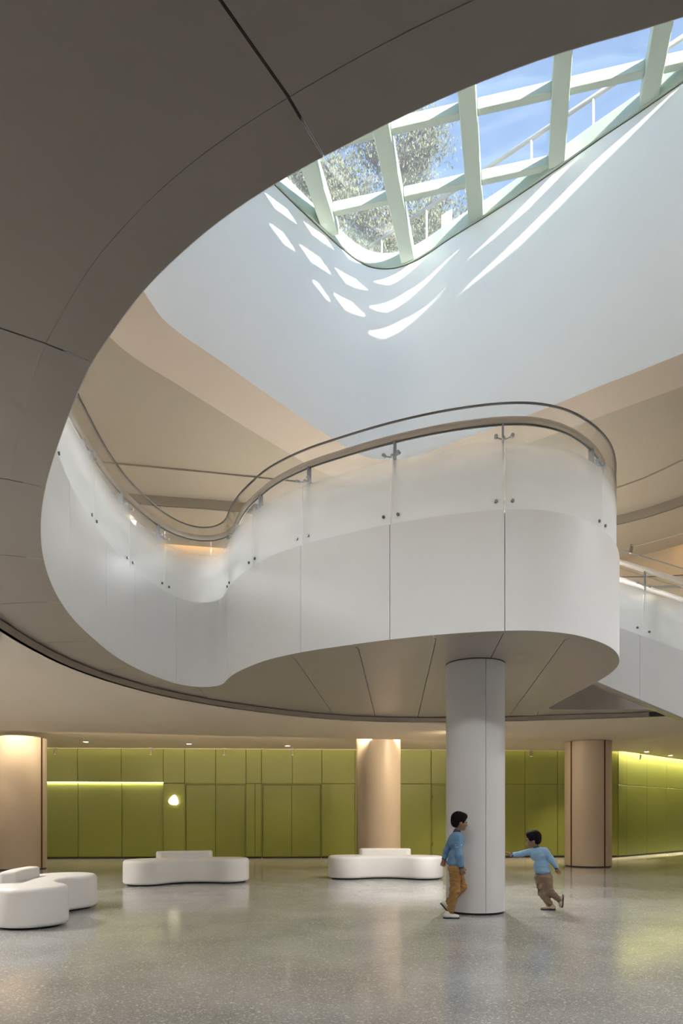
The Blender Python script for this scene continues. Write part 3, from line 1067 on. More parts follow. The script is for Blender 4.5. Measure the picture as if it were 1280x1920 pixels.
bal = thing('glass_balustrade', 'curved frosted glass balustrade with beige handrail round the balcony', 'balustrade', (0, 0, 0))
GJ = [(-1.30, 3.28), (-1.92, 4.38), (-2.33, 5.38), (-2.53, 6.15), (-2.715, 7.62), (-2.70, 8.80), (-2.47, 9.78), (-1.64, 9.72), (-1.17, 8.80), (-0.48, 8.08), (0.54, 7.50),
      (1.68, 7.15), (3.00, 7.73), (3.62, 9.10), (3.68, 10.45)]
gi = [EDGE.near(p) for p in GJ]
OG = 0.035
for k in range(len(gi) - 1):
    ii = EDGE.span(gi[k], gi[k + 1])
    A = [EDGE.P[i] + EDGE.N[i] * OG for i in ii]
    B = [EDGE.P[i] + EDGE.N[i] * (OG + 0.014) for i in ii]
    for L in (A, B):
        L[0] = L[0] + EDGE.T[ii[0]] * 0.005
        L[-1] = L[-1] - EDGE.T[ii[-1]] * 0.005
    me = pane_mesh(A, B, Z_FAS, Z_GLT)
    link_mesh('glass_pane', me, 'frosted', bal)
ii = EDGE.span(gi[0], gi[-1])
bm = bmesh.new()
wall_strip(bm, [EDGE.P[i] + EDGE.N[i] * (OG - 0.003) for i in ii], [EDGE.P[i] + EDGE.N[i] * (OG + 0.017) for i in ii], Z_GLT - 0.004, Z_GLT + 0.012)
obj('top_trim', bm, 'steel_dark', bal, smooth=True, angle=0.6)
RAIL_OFF = 0.17
bm = bmesh.new()
add_tube(bm, [(*(EDGE.P[i] + EDGE.N[i] * RAIL_OFF), 5.455) for i in ii[::2]], 0.04, 12)
rail = obj('handrail', bm, 'rail_wood', bal, smooth=True)
bm = bmesh.new()
add_tube(bm, [(*(EDGE.P[i] + EDGE.N[i] * RAIL_OFF), 5.41) for i in ii[::2]], 0.012, 6)
obj('rail_core', bm, 'steel_dark', rail, smooth=True)
for k in range(1, len(gi) - 1):
    i = gi[k]
    p, nn, tt = EDGE.P[i], EDGE.N[i], EDGE.T[i]
    q = p + nn * (OG + 0.125)
    bm = bmesh.new()
    add_box(bm, -0.009, 0.009, -0.03, 0.03, Z_UPF, 5.41)
    bmesh.ops.transform(bm, matrix=Matrix.Translation((q[0], q[1], 0)) @ Matrix.Rotation(math.atan2(tt[1], tt[0]), 4, 'Z'), verts=bm.verts[:])
    obj('post', bm, 'post_grey', bal)
    g = p + nn * (OG + 0.007)
    spider(bal, (g[0], g[1], 0), (nn[0], nn[1], 0), (tt[0], tt[1], 0), 5.22)
    foot_bolts(bal, (g[0], g[1], 0), (nn[0], nn[1], 0), (tt[0], tt[1], 0), Z_FAS + 0.105)

# ---- staircase going down on the right
SD = Vector((0.8133, -0.5819))
SN = Vector((0.5819, 0.8133))
SLOPE = -0.547
def sp_(s, off=0.0):
    return Vector((4.35, 10.6)) + SD * s + SN * off
def zt_(s):
    return 4.14 + SLOPE * s
stair = thing('staircase', 'white sided staircase running down at the right behind the balcony', 'staircase', (0, 0, 0))
S0, S1 = -0.78, 5.75
W_ST = 1.35
cuts = [S0, 0.263, 1.5, 2.75, 4.0, S1]
for side in (0.0, W_ST):
    for s0, s1 in zip(cuts[:-1], cuts[1:]):
        s0 += 0.002
        s1 -= 0.002
        bm = bmesh.new()
        ss = [s0, s1]
        A = [sp_(s, side) for s in ss]
        B = [sp_(s, side + 0.06) for s in ss]
        wall_strip(bm, A, B, [max(0.0, zt_(s) - 0.99) for s in ss], [zt_(s) for s in ss])
        obj('stringer_panel', bm, 'white_panel', stair)
bm = bmesh.new()
wall_strip(bm, [sp_(S0, 0.0), sp_(4.6, 0.0)], [sp_(S0, W_ST + 0.06), sp_(4.6, W_ST + 0.06)], [zt_(S0) - 1.02, zt_(4.6) - 1.02], [zt_(S0) - 0.992, zt_(4.6) - 0.992])
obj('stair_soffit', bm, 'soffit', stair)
rise = 0.1525
s = S0 + 0.1
z = Z_UPF - rise
tread_me = None
while z > 0.02 and s < 7.6:
    p = sp_(s, 0.06)
    if tread_me is None:
        bm = bmesh.new()
        add_box(bm, 0.0, 0.30, 0.0, W_ST - 0.06, -0.16, 0.0)
        o = obj('stair_tread', bm, 'upper_floor', stair)
        tread_me = o.data
    else:
        o = bpy.data.objects.new('stair_tread', tread_me)
        C.objects.link(o)
        o.parent = stair
    o.location = (p.x, p.y, z)
    o.rotation_euler = (0, 0, math.atan2(SD.y, SD.x))
    z -= rise
    s += rise / 0.547

def stair_rail(label, off, joints):
    t = thing('glass_balustrade', label, 'balustrade', (0, 0, 0))
    for s0, s1 in zip(joints[:-1], joints[1:]):
        s0 += 0.005
        s1 -= 0.005
        ss = [s0, s1]
        me = pane_mesh([sp_(s, off + 0.02) for s in ss], [sp_(s, off + 0.034) for s in ss], [zt_(s) for s in ss], [zt_(s) + 1.22 for s in ss])
        link_mesh('glass_pane', me, 'frosted', t)
    ss = [joints[0], joints[-1]]
    bm = bmesh.new()
    wall_strip(bm, [sp_(s, off + 0.018) for s in ss], [sp_(s, off + 0.036) for s in ss], [zt_(s) + 1.216 for s in ss], [zt_(s) + 1.23 for s in ss])
    obj('top_trim', bm, 'steel', t)
    bm = bmesh.new()
    add_tube(bm, [(*sp_(s, off + 0.14), zt_(s) + 1.05) for s in ss], 0.04, 12)
    obj('handrail', bm, 'rail_wood', t, smooth=True)
    for s in joints[1:-1]:
        q = sp_(s, off + 0.12)
        bm = bmesh.new()
        add_box(bm, -0.009, 0.009, -0.03, 0.03, zt_(s) - 0.25, zt_(s) + 1.02)
        bmesh.ops.transform(bm, matrix=Matrix.Translation((q.x, q.y, 0)) @ Matrix.Rotation(math.atan2(SD.y, SD.x), 4, 'Z'), verts=bm.verts[:])
        obj('post', bm, 'post_grey', t)
        g = sp_(s, off + 0.027)
        spider(t, (g.x, g.y, 0), (SN.x, SN.y, 0), (SD.x, SD.y, 0), zt_(s) + 0.80, SLOPE)
        foot_bolts(t, (g.x, g.y, 0), (SN.x, SN.y, 0), (SD.x, SD.y, 0), zt_(s) + 0.10, SLOPE)
    return t
stair_rail('frosted glass balustrade on the near side of the staircase', 0.0, [S0, 0.31, 1.5, 2.75, 4.0, S1])
stair_rail('frosted glass balustrade on the far side of the staircase', W_ST, [S0 + 0.3, 0.62, 1.9, 3.1, 4.3, S1])

# ---- balustrade on the far mezzanine edge beyond the stairwell
fb = thing('glass_balustrade', 'straight clear glass balustrade on the far mezzanine edge behind the stairs', 'balustrade', (0, 0, 0))
fj = [EDGE.near(p) for p in ((4.15, 12.31), (5.4, 12.33), (6.6, 12.08), (7.7, 11.42), (8.6, 10.5))]
for a, b in zip(fj[:-1], fj[1:]):
    ii = EDGE.span(a, b)
    me = pane_mesh([EDGE.P[i] + EDGE.N[i] * OG for i in ii], [EDGE.P[i] + EDGE.N[i] * (OG + 0.014) for i in ii], Z_FAS, Z_GLT)
    link_mesh('glass_pane', me, 'rail_glass', fb)
ii = EDGE.span(fj[0], fj[-1])
bm = bmesh.new()
wall_strip(bm, [EDGE.P[i] + EDGE.N[i] * (OG - 0.003) for i in ii], [EDGE.P[i] + EDGE.N[i] * (OG + 0.017) for i in ii], Z_GLT - 0.004, Z_GLT + 0.01)
obj('top_trim', bm, 'steel_dark', fb)
bm = bmesh.new()
add_tube(bm, [(*(EDGE.P[i] + EDGE.N[i] * RAIL_OFF), 5.40) for i in ii[::3]], 0.035, 10)
obj('handrail', bm, 'rail_wood', fb, smooth=True)
for i in fj[1:-1]:
    q = EDGE.P[i] + EDGE.N[i] * 0.15
    bm = bmesh.new()
    add_box(bm, -0.009, 0.009, -0.03, 0.03, Z_UPF, 5.38, Matrix.Translation((q[0], q[1], 0)) @ Matrix.Rotation(math.atan2(EDGE.T[i][1], EDGE.T[i][0]), 4, 'Z'))
    obj('post', bm, 'post_grey', fb)

# ---- benches
def bench_outline(n=96):
    pts = []
    cl = []
    for i in range(41):
        t = -1 + i / 20.0
        cl.append((0.74 * t, -0.20 * t * t + 0.08, 0.30 + 0.105 * t * t))
    left, right = [], []
    for i, (x, y, w) in enumerate(cl):
        a = cl[max(0, i - 1)]
        b = cl[min(40, i + 1)]
        d = Vector((b[0] - a[0], b[1] - a[1])).normalized()
        nn = Vector((-d.y, d.x))
        left.append((x + nn.x * w, y + nn.y * w))
        right.append((x - nn.x * w, y - nn.y * w))
    def cap(c, p0, n):
        c = Vector((c[0], c[1]))
        v = Vector(p0) - c
        out = []
        for k in range(1, n):
            a = -math.pi * k / n
            out.append((c.x + v.x * math.cos(a) - v.y * math.sin(a), c.y + v.x * math.sin(a) + v.y * math.cos(a)))
        return out
    pts = left + cap(cl[-1], left[-1], 16) + right[::-1] + cap(cl[0], right[0], 16)
    P = resample(np.array(pts), n)
    return smooth_closed(P, 4)
BO = bench_outline()
bl = Loop(BO)
def loft_closed(bm, rings):
    R = [[bm.verts.new(p) for p in ring] for ring in rings]
    n = len(R[0])
    for a, b in zip(R[:-1], R[1:]):
        for i in range(n):
            j = (i + 1) % n
            bm.faces.new((a[i], a[j], b[j], b[i]))
    for r in (R[0], R[-1]):
        c = Vector((0, 0, 0))
        for v in r:
            c += v.co
        bm.faces.new(r)
def bench_ring(inset, z):
    Q = BO - bl.N * inset
    return [(p[0], p[1], z) for p in Q]
def rounded_profile(z0, z1, r0, r1):
    out = []
    for k in range(5):
        a = math.pi / 2 * k / 4
        out.append((r0 * (1 - math.sin(a)), z0 + r0 * (1 - math.cos(a))))
    for k in range(6):
        a = math.pi / 2 * k / 5
        out.append((r1 * (1 - math.cos(a)), z1 - r1 * (1 - math.sin(a))))
    return out
def make_bench(label, loc, rot):
    t = thing('bench', label, 'bench', loc, rot, 'moulded white benches in the hall')
    bm = bmesh.new()
    loft_closed(bm, [bench_ring(i, z) for i, z in rounded_profile(0.022, 0.45, 0.045, 0.06)])
    obj('seat', bm, 'bench', t, smooth=True, angle=0.9)
    bm = bmesh.new()
    loft_closed(bm, [bench_ring(0.075, 0.0), bench_ring(0.075, 0.03)])
    obj('plinth', bm, 'black', t)
    # low backrest following the convex side
    pin, pout = [], []
    for k in range(25):
        tt = -0.6 + 1.2 * k / 24
        x, y, w = 0.74 * tt, -0.20 * tt * tt + 0.08, 0.30 + 0.105 * tt * tt
        d = Vector((0.74, -0.4 * tt)).normalized()
        nn = Vector((-d.y, d.x))
        pout.append((x + nn.x * (w - 0.035), y + nn.y * (w - 0.035)))
        pin.append((x + nn.x * (w - 0.225), y + nn.y * (w - 0.225)))
    ring = smooth_closed(resample(np.array(pout + pin[::-1]), 90), 4)
    lp = Loop(ring)
    bm = bmesh.new()
    loft_closed(bm, [[(p[0], p[1], z) for p in (ring - lp.N * i)] for i, z in [(0.0, 0.43)] + rounded_profile(0.46, 0.575, 0.0, 0.032)])
    obj('backrest', bm, 'bench', t, smooth=True, angle=0.9)
    return t
make_bench('white moulded bench cut by the left edge, nearest of the three', (-3.68, 8.32, 0), math.radians(98))
make_bench('white moulded bench left of the middle, in front of the green doors', (-2.86, 12.62, 0), math.radians(21))
make_bench('white moulded bench in front of the middle beige column', (0.87, 13.62, 0), math.radians(-3))

# ---- downlights
def spot_lamp(parent, power, col, size_deg, blend=0.6, loc=(0, 0, -0.03), rad=0.06, aim=None):
    ld = bpy.data.lights.new('lamp', 'SPOT')
    ld.energy = power
    ld.color = col
    ld.spot_size = math.radians(size_deg)
    ld.spot_blend = blend
    ld.shadow_soft_size = rad
    o = bpy.data.objects.new('lamp', ld)
    C.objects.link(o)
    o.parent = parent
    o.location = loc
    if aim is not None:
        o.rotation_euler = Vector(aim).to_track_quat('-Z', 'Y').to_euler()
    return o
_dl = {}
def downlight(label, loc, power, col=WARM, size=120, r=0.075, aim=None, group='recessed downlights'):
    t = thing('downlight', label, 'downlight', loc, 0, group)
    key = round(r, 3)
    if key not in _dl:
        bm = bmesh.new()
        add_lathe(bm, [(r * 0.8, 0.02), (r * 0.8, -0.002), (r * 1.12, -0.008), (r * 1.15, 0.0), (r * 0.8, 0.02)], 20)
        a = obj('trim_ring', bm, 'ceiling_strip', t, smooth=True, angle=0.6)
        bm = bmesh.new()
        add_lathe(bm, [(0, -0.006), (r * 0.78, -0.004), (r * 0.8, 0.006), (0, 0.008)], 20)
        b = obj('lens', bm, 'lamp_lens', t, smooth=True)
        _dl[key] = (a.data, b.data)
    else:
        for nm, me in zip(('trim_ring', 'lens'), _dl[key]):
            o = bpy.data.objects.new(nm, me)
            C.objects.link(o)
            o.parent = t
    spot_lamp(t, power, col, size, loc=(0, 0, -0.03), aim=aim, rad=r)
    return t
VIS = [('small round downlight near the left beige column', (-6.74, 18.0)), ('small round downlight above the glowing sign', (-4.13, 18.5)),
       ('small round downlight left of the middle beige column', (-1.5, 19.0)), ('small round downlight right of the right beige column', (9.25, 20.7)),
       ('small round downlight nearest the right edge of the picture', (10.55, 21.9))]
for lb, (x, y) in VIS:
    downlight(lb, (x, y, Z_STRIP - 0.004), P_DOWN * (0.12 if x > 8 else 0.35), WARM, 85)
# unseen fill lamps added in the same fittings to light the hall floor
HALL_FILL = [(-5.2, 3.2), (-5.6, 7.4), (-6.4, 10.8), (-9.5, 5), (-9.8, 10), (11.3, 10.0), (11.3, 4.0), (11.0, 0.5)]
WHERE_HALL = ['left of the viewpoint', 'left of the nearest bench', 'left of the curved ceiling band', 'far left of the viewpoint', 'in front of the left beige column',
              'right beyond the staircase', 'right of the viewpoint', 'at the near right corner of the hall']
for k, (x, y) in enumerate(HALL_FILL):
    downlight('added fill downlight in the lower ceiling, ' + WHERE_HALL[k], (x, y, Z_CEIL - 0.004), P_DOWN * (1.9 if x < 0 else 1.0), NEUTRAL, 130, group='added hall fill lamps out of view')
UPPER_FILL = [(-6.5, 6.3, 1.2), (-6.5, 2.5, 0.9), (-8.5, 9.0, 0.8), (-2.0, 1.2, 0.36), (0.6, 0.7, 0.36), (3.2, 0.8, 0.42), (8.3, 4.6, 0.5), (8.6, 8.4, 1.0)]  # added unseen lamps, standing in for daylight on fascias and balcony
UP_BACK_FILL = [(0.4, 14.0), (1.7, 14.3), (3.0, 14.4)]  # added to backlight the frosted glass and brighten the skylight well
WHERE_UP = ['left of the skylight well', 'above the left gallery', 'at the far left end', 'nearest the viewpoint on the left', 'straight over the viewpoint',
            'nearest the viewpoint on the right', 'over the near right gallery', 'right of the skylight well']
for k, (x, y, f) in enumerate(UPPER_FILL):
    downlight('added broad fill lamp in the tan upper ceiling, ' + WHERE_UP[k], (x, y, Z_UP - 0.104), P_UP_FILL * f, DAYWHITE, 150, r=0.50, group='added upper fill lamps out of view')
for k, (x, y) in enumerate(UP_BACK_FILL):
    downlight(['left', 'middle', 'right'][k] + ' one of three added upper ceiling fill lamps hidden behind the frosted glass', (x, y, Z_UP - 0.134), P_UP_FILL * 1.6, DAYWHITE, 150, r=0.35, group='added upper fill lamps behind the balcony glass')
downlight('added soffit fill lamp hidden behind the white column', (2.1, 11.0, Z_SOF - 0.004), 420, NEUTRAL, 150)  # added to brighten floor and soffit under the balcony
# lamps added unseen behind the columns to brighten the back of the hall
downlight('added small fill lamp hidden behind the middle beige column', (1.0, 18.9, Z_STRIP - 0.004), P_DOWN * 0.4, WARM, 85)
downlight('added small fill lamp hidden behind the white column', (3.5, 18.9, Z_STRIP - 0.004), P_DOWN * 1.5, WARM, 85)
downlight('added small fill lamp hidden behind the right beige column', (6.75, 19.2, Z_STRIP - 0.004), P_DOWN * 1.5, WARM, 85)
downlight('added ceiling fill lamp behind the white column turned to the middle column', (2.75, 14.5, Z_CEIL - 0.004), P_DOWN * 1.6, WARM, 110, aim=(-0.8, 0.7, -0.8))  # added unseen to light the front of the middle column
downlight('added ceiling fill lamp behind the white column turned to the right column', (3.1, 14.9, Z_CEIL - 0.004), P_DOWN * 0.55, WARM, 110, aim=(0.9, 0.4, -0.9))  # added unseen to light the front of the right column

# ---- track spotlights
def track_spot(label, loc, tilt, power, aim, col=WARM, scale=1.0):
    t = thing('track_spotlight', label, 'spotlight', loc, 0, 'track spotlights')
    bm = bmesh.new()
    add_box(bm, -0.03, 0.03, -0.015, 0.015, -0.02, 0.0)
    obj('mount', bm, 'spot_body', t)
    bm = bmesh.new()
    add_tube(bm, [(0, 0, -0.02), (0, 0, -0.07)], 0.010, 8)
    obj('stem', bm, 'spot_body', t)
    bm = bmesh.new()
    mt = Matrix.Translation((0, 0, -0.06)) @ Matrix.Rotation(tilt[0], 4, 'X') @ Matrix.Rotation(tilt[1], 4, 'Y')
    add_lathe(bm, [(0, 0), (0.034, 0.0), (0.038, -0.006), (0.038, -0.15), (0.033, -0.15), (0.031, -0.12), (0, -0.12)], 16)
    bmesh.ops.transform(bm, matrix=mt, verts=bm.verts[:])
    h = obj('lamp_head', bm, 'spot_body', t, smooth=True, angle=0.6)
    bm = bmesh.new()
    add_lathe(bm, [(0, -0.121), (0.030, -0.121)], 16)
    bmesh.ops.transform(bm, matrix=mt, verts=bm.verts[:])
    obj('lens', bm, 'lamp_lens', h)
    if power > 0:
        spot_lamp(t, power, col, 70, 0.8, loc=(0, 0, -0.27), rad=0.03, aim=aim)
    return t
TS = [('track spotlight beside the left beige column', ux(104)), ('second track spotlight from the left beige column, above the recessed panels', ux(283)),
      ('track spotlight above the green double door', ux(420)), ('track spotlight left of the middle beige column', ux(548)), ('track spotlight right of the white column', ux(995))]
for k, (lb, x) in enumerate(TS):
    y = yw(x) - 0.42
    x = x * (y / yw(x))
    track_spot(lb, (x, y, Z_STRIP - 0.001), (math.radians(-6), math.radians(6 - 3 * k)), 3, (0.1, 0.5, -1))
track_spot('tilted track spotlight at the far right over the yellow green wall', (9.25, 21.45 - 0.35, Z_STRIP - 0.001), (math.radians(8), math.radians(18)), 3, (0.2, 0.3, -1))
track_spot('track spotlight on the mezzanine ceiling above the stairs', (6.6, 15.55, Z_UP - 0.268), (math.radians(5), math.radians(4)), 20, (0, -0.2, -1))
bm = bmesh.new()
TR = C3 * 0.32 + C4 * 0.68
add_tube(bm, [(p[0], p[1], Z_UP - 0.276) for p in TR[4:86]], 0.012, 4)
tr = obj('track_rail', bm, 'spot_body')
tag(tr, 'thin dark lighting track curving along the mezzanine ceiling', 'track')

# ---- column wash spots (fittings sit at the column heads)
downlight('small downlight washing the right side of the middle beige column', (1.85, 17.3, Z_STRIP - 0.004), P_DOWN * 0.9, WARM, 70, aim=(-0.26, -0.10, -1))
downlight('small downlight washing the front of the left beige column', (-7.75, 14.3, Z_CEIL - 0.004), P_DOWN * 0.2, WARM, 70, aim=(-0.10, 0.40, -1))

# ---- cove lights
def area_strip(parent, p0, p1, z, width, watts_per_m, col, direction):
    p0, p1 = Vector((p0[0], p0[1])), Vector((p1[0], p1[1]))
    L = (p1 - p0).length
    ld = bpy.data.lights.new('lamp', 'AREA')
    ld.shape = 'RECTANGLE'
    ld.size = L
    ld.size_y = width
    ld.energy = watts_per_m * L
    ld.color = col
    o = bpy.data.objects.new('lamp', ld)
    C.objects.link(o)
    o.parent = parent
    c = (p0 + p1) / 2
    o.location = (c.x, c.y, z)
    d = Vector((p1.x - p0.x, p1.y - p0.y, 0)).normalized()
    zax = -Vector(direction).normalized()
    yax = zax.cross(d).normalized()
    zax = d.cross(yax)
    o.rotation_euler = Matrix((d, yax, zax)).transposed().to_euler()
    return o
def led_strip(label, path, z, watts, col, wdir, width=0.03, mname='led', step=None):
    t = thing('led_strip', label, 'light strip', (0, 0, 0))
    bm = bmesh.new()
    add_tube(bm, [(p[0], p[1], z + 0.014) for p in path], 0.008, 6)
    obj('diffuser', bm, mname, t)
    for a, b in zip(path[:-1], path[1:]):
        area_strip(t, a, b, z, width, watts, col, wdir)
    return t
wp = wall_path(0.12)
def along(a, b, n):
    return [a + (b - a) * k / n for k in range(n + 1)]
led_strip('warm light strip in the cove over the green wall', along(wp[0] + Vector((0.3, 0)), wp[1], 5), 3.56, P_COVE, WARM, (0.0, 0.35, -1))
led_strip('warm light strip in the cove over the far right wall wing', along(wp[1], wp[2], 3), 3.56, P_COVE * 20, (1.0, 0.86, 0.5), (-0.2, 0.3, -1))
st_ = STEP[2:74:6]
led_strip('added warm fill strip hidden behind the step of the lower ceiling', [Vector((p[0] + 0.0, p[1] + 0.05)) for p in st_], Z_CEIL + 0.03, P_STEP_FILL, WARM, (0.0, 1.0, 0.35), width=0.03)  # added unseen strip that brightens the raised outer ceiling
npth = [Vector((x, yw(x) + 0.035)) for x in (-13.1, ux(0), ux(150), ux(305.5))]
led_strip('bright light line over the recessed green panels at left', npth, Z_J + 0.012, 2.6, (1.0, 0.92, 0.60), (0, 0.25, -1), width=0.02)
up_path = [Vector(p) for p in (C4 * 0.45 + C5 * 0.55)[3:88:7]]
led_strip('warm light strip in the mezzanine ceiling cove', up_path, Z_UP + 0.05, P_COVE_UP, (1.0, 0.62, 0.27), (0.0, 0.15, -1), width=0.06)

# ---- glowing sign
sx = ux(326.5)
sg = thing('wall_sign', 'small glowing rounded triangular sign on the green wall', 'sign', (sx, yw(sx), 1.70), FW_ANG)
ctrl = [(-0.155, -0.03), (-0.10, 0.08), (0.02, 0.165), (0.085, 0.12), (0.135, 0.0), (0.145, -0.09), (0.08, -0.14), (-0.04, -0.135), (-0.12, -0.10)]
SP = resample(catmull(ctrl, True, 8), 48)
sl_ = Loop(SP)
def sign_ring(d, y):
    return [(p[0], y, p[1]) for p in (SP + sl_.N * d)]
bm = bmesh.new()
loft_closed(bm, [sign_ring(0.012, -0.055), sign_ring(0.012, -0.085), sign_ring(0.004, -0.09), sign_ring(0.0, -0.088)])
obj('rim', bm, 'steel', sg)
bm = bmesh.new()
loft_closed(bm, [sign_ring(-0.002, -0.086), sign_ring(-0.004, -0.094)])
face = obj('glowing_face', bm, 'sign_face', sg)
bm = bmesh.new()
loft_closed(bm, [sign_ring(-0.03, -0.0), sign_ring(-0.03, -0.056)])
obj('standoff', bm, emit_mat('halo_led', (1.0, 0.80, 0.42), 14.0), sg)
bm = bmesh.new()
rr = random.Random(3)
for k in range(5):                 # a line of five small characters over a finer line
    cx = -0.075 + k * 0.036
    for (dx, dz, w, h) in ((0, 0.008, 0.022, 0.004), (0, -0.002, 0.018, 0.003), (0, -0.011, 0.024, 0.004), (rr.uniform(-0.006, 0.006), 0, 0.004, 0.026)):
        add_box(bm, cx + dx - w / 2, cx + dx + w / 2, -0.0955, -0.0942, 0.028 + dz - h / 2, 0.028 + dz + h / 2)
for k in range(9):
    cx = -0.07 + k * 0.017
    add_box(bm, cx, cx + 0.009, -0.0955, -0.0942, -0.022, -0.012)
obj('lettering', bm, 'grey_ink', face)

# ---- outdoor railing, notice and planting seen through the glass
rl = thing('roof_railing', 'grey handrail on posts outside above the skylight', 'railing', (0, 0, 0))
R0, R1 = Vector((0.55, 13.55)), Vector((6.9, 8.35))
RH = 12.52
bm = bmesh.new()
add_tube(bm, [(R0.x, R0.y, RH), (R1.x, R1.y, RH + 0.05)], 0.035, 8)
obj('handrail', bm, mat('rail_grey', (0.36, 0.35, 0.36), 0.5, var=0.05), rl, smooth=True)
for k in range(8):
    q = R0 + (R1 - R0) * (k + 0.3) / 8
    bm = bmesh.new()
    add_tube(bm, [(q.x, q.y, 11.04), (q.x, q.y, RH - 0.01)], 0.02, 6)
    obj('post', bm, 'frame_green', rl, smooth=True)
pd = (R1 - R0).normalized()
pa = math.atan2(pd.y, pd.x)
q = R0 + (R1 - R0) * 0.215
bm = bmesh.new()
add_box(bm, -0.11, 0.11, -0.006, 0.006, 11.95, 12.22, Matrix.Translation((q.x, q.y, 0)) @ Matrix.Rotation(pa, 4, 'Z'))
nt = obj('notice_board', bm, 'paper')
tag(nt, 'white notice sheet fixed to the outdoor railing beyond the skylight', 'notice')

def tube_obj(name, segs, m, parent):
    bm = bmesh.new()
    for pts, rs in segs:
        add_tube(bm, pts, rs, 6, cap=False)
    return obj(name, bm, m, parent, smooth=True)
def tree(label, base, height, crown, seed, nleaf, lean=0.0):
    r = random.Random(seed)
    t = thing('tree', label, 'tree', base, 0, 'trees outside the skylight')
    segs = []
    top = Vector((lean, 0, height * 0.86))
    segs.append(([Vector((0, 0, 0)), Vector((lean * 0.3, 0, height * 0.4)), top], [0.16, 0.11, 0.03]))
    tips = []
    for k in range(26):
        f = r.uniform(0.3, 0.97)
        st = Vector((lean * f, 0, height * 0.86 * f))
        a = r.uniform(0, 2 * math.pi)
        L = crown * r.uniform(0.5, 1.0) * (1.15 - 0.55 * f)
        e = st + Vector((math.cos(a) * L, math.sin(a) * L * 0.8, L * r.uniform(0.25, 0.8)))
        mid = (st + e) / 2 + Vector((r.uniform(-.15, .15), r.uniform(-.15, .15), r.uniform(-0.05, .2)))
        segs.append(([st, mid, e], [0.045, 0.026, 0.010]))
        for q in range(6):
            tips.append(st.lerp(e, r.uniform(0.45, 1.08)) + Vector((r.gauss(0, .2), r.gauss(0, .2), r.gauss(0, .16))))
            if q < 3:
                s2 = mid.lerp(e, r.random())
                segs.append(([s2, (s2 + tips[-1]) / 2 + Vector((0, 0, .05)), tips[-1]], [0.016, 0.010, 0.004]))
    tube_obj('trunk', segs, 'bark', t)
    vs, fs = [], []
    for k in range(nleaf):
        c = r.choice(tips)
        p = c + Vector((r.gauss(0, .20), r.gauss(0, .20), r.gauss(0, .14)))
        d = Vector((r.gauss(0, 1), r.gauss(0, 1), r.gauss(0.2, 0.7))).normalized()
        u = d.orthogonal().normalized()
        l, w = r.uniform(0.06, 0.13), r.uniform(0.012, 0.026)
        i = len(vs)
        vs += [p, p + d * l * 0.5 + u * w, p + d * l, p + d * l * 0.5 - u * w]
        fs.append((i, i + 1, i + 2, i + 3))
    me = bpy.data.meshes.new('foliage')
    me.from_pydata([tuple(v) for v in vs], [], fs)
    o = link_mesh('foliage', me, 'leaf', t)
    o['kind'] = 'stuff'
    return t
tree('tall loose grey green tree straight beyond the skylight', (1.1, 16.6, 11.0), 7.9, 1.9, 11, 34000, 0.35)
tree('lower bushy tree left of the tall tree beyond the skylight', (-0.9, 16.0, 11.0), 6.0, 1.7, 23, 20000, 0.2)
tree('small leaning tree right of the tall tree beyond the skylight', (2.7, 17.6, 11.0), 6.3, 1.5, 37, 17000, 0.5)
# dry grass fringe on the roof edge
rr = random.Random(5)
vs, fs = [], []
fr = Loop(SHT)
for k in range(5200):
    i = rr.randrange(len(SHT))
    if SHT[i][1] < 8.6:
        continue
    dd = rr.uniform(0.2, 1.2)
    p = SHT[i] + fr.N[i] * dd
    h = rr.uniform(0.25, 0.55) * (1.0 if p[0] > 4.6 or p[0] < 1.9 else 0.55) + z_sky(p[0]) + 0.05 - 11.05
    a = rr.uniform(0, 6.28)
    i0 = len(vs)
    w = 0.012
    vs += [(p[0] - w * math.cos(a), p[1] - w * math.sin(a), 11.04), (p[0] + w * math.cos(a), p[1] + w * math.sin(a), 11.04),
           (p[0] + rr.gauss(0, .08), p[1] + rr.gauss(0, .08), 11.04 + h)]
    fs.append((i0, i0 + 1, i0 + 2))
me = bpy.data.meshes.new('dry_grass')
me.from_pydata(vs, [], fs)
gr = link_mesh('dry_grass', me, 'dry_grass')
tag(gr, 'dry grass fringe growing outside round the skylight edge', 'grass')
gr['kind'] = 'stuff'

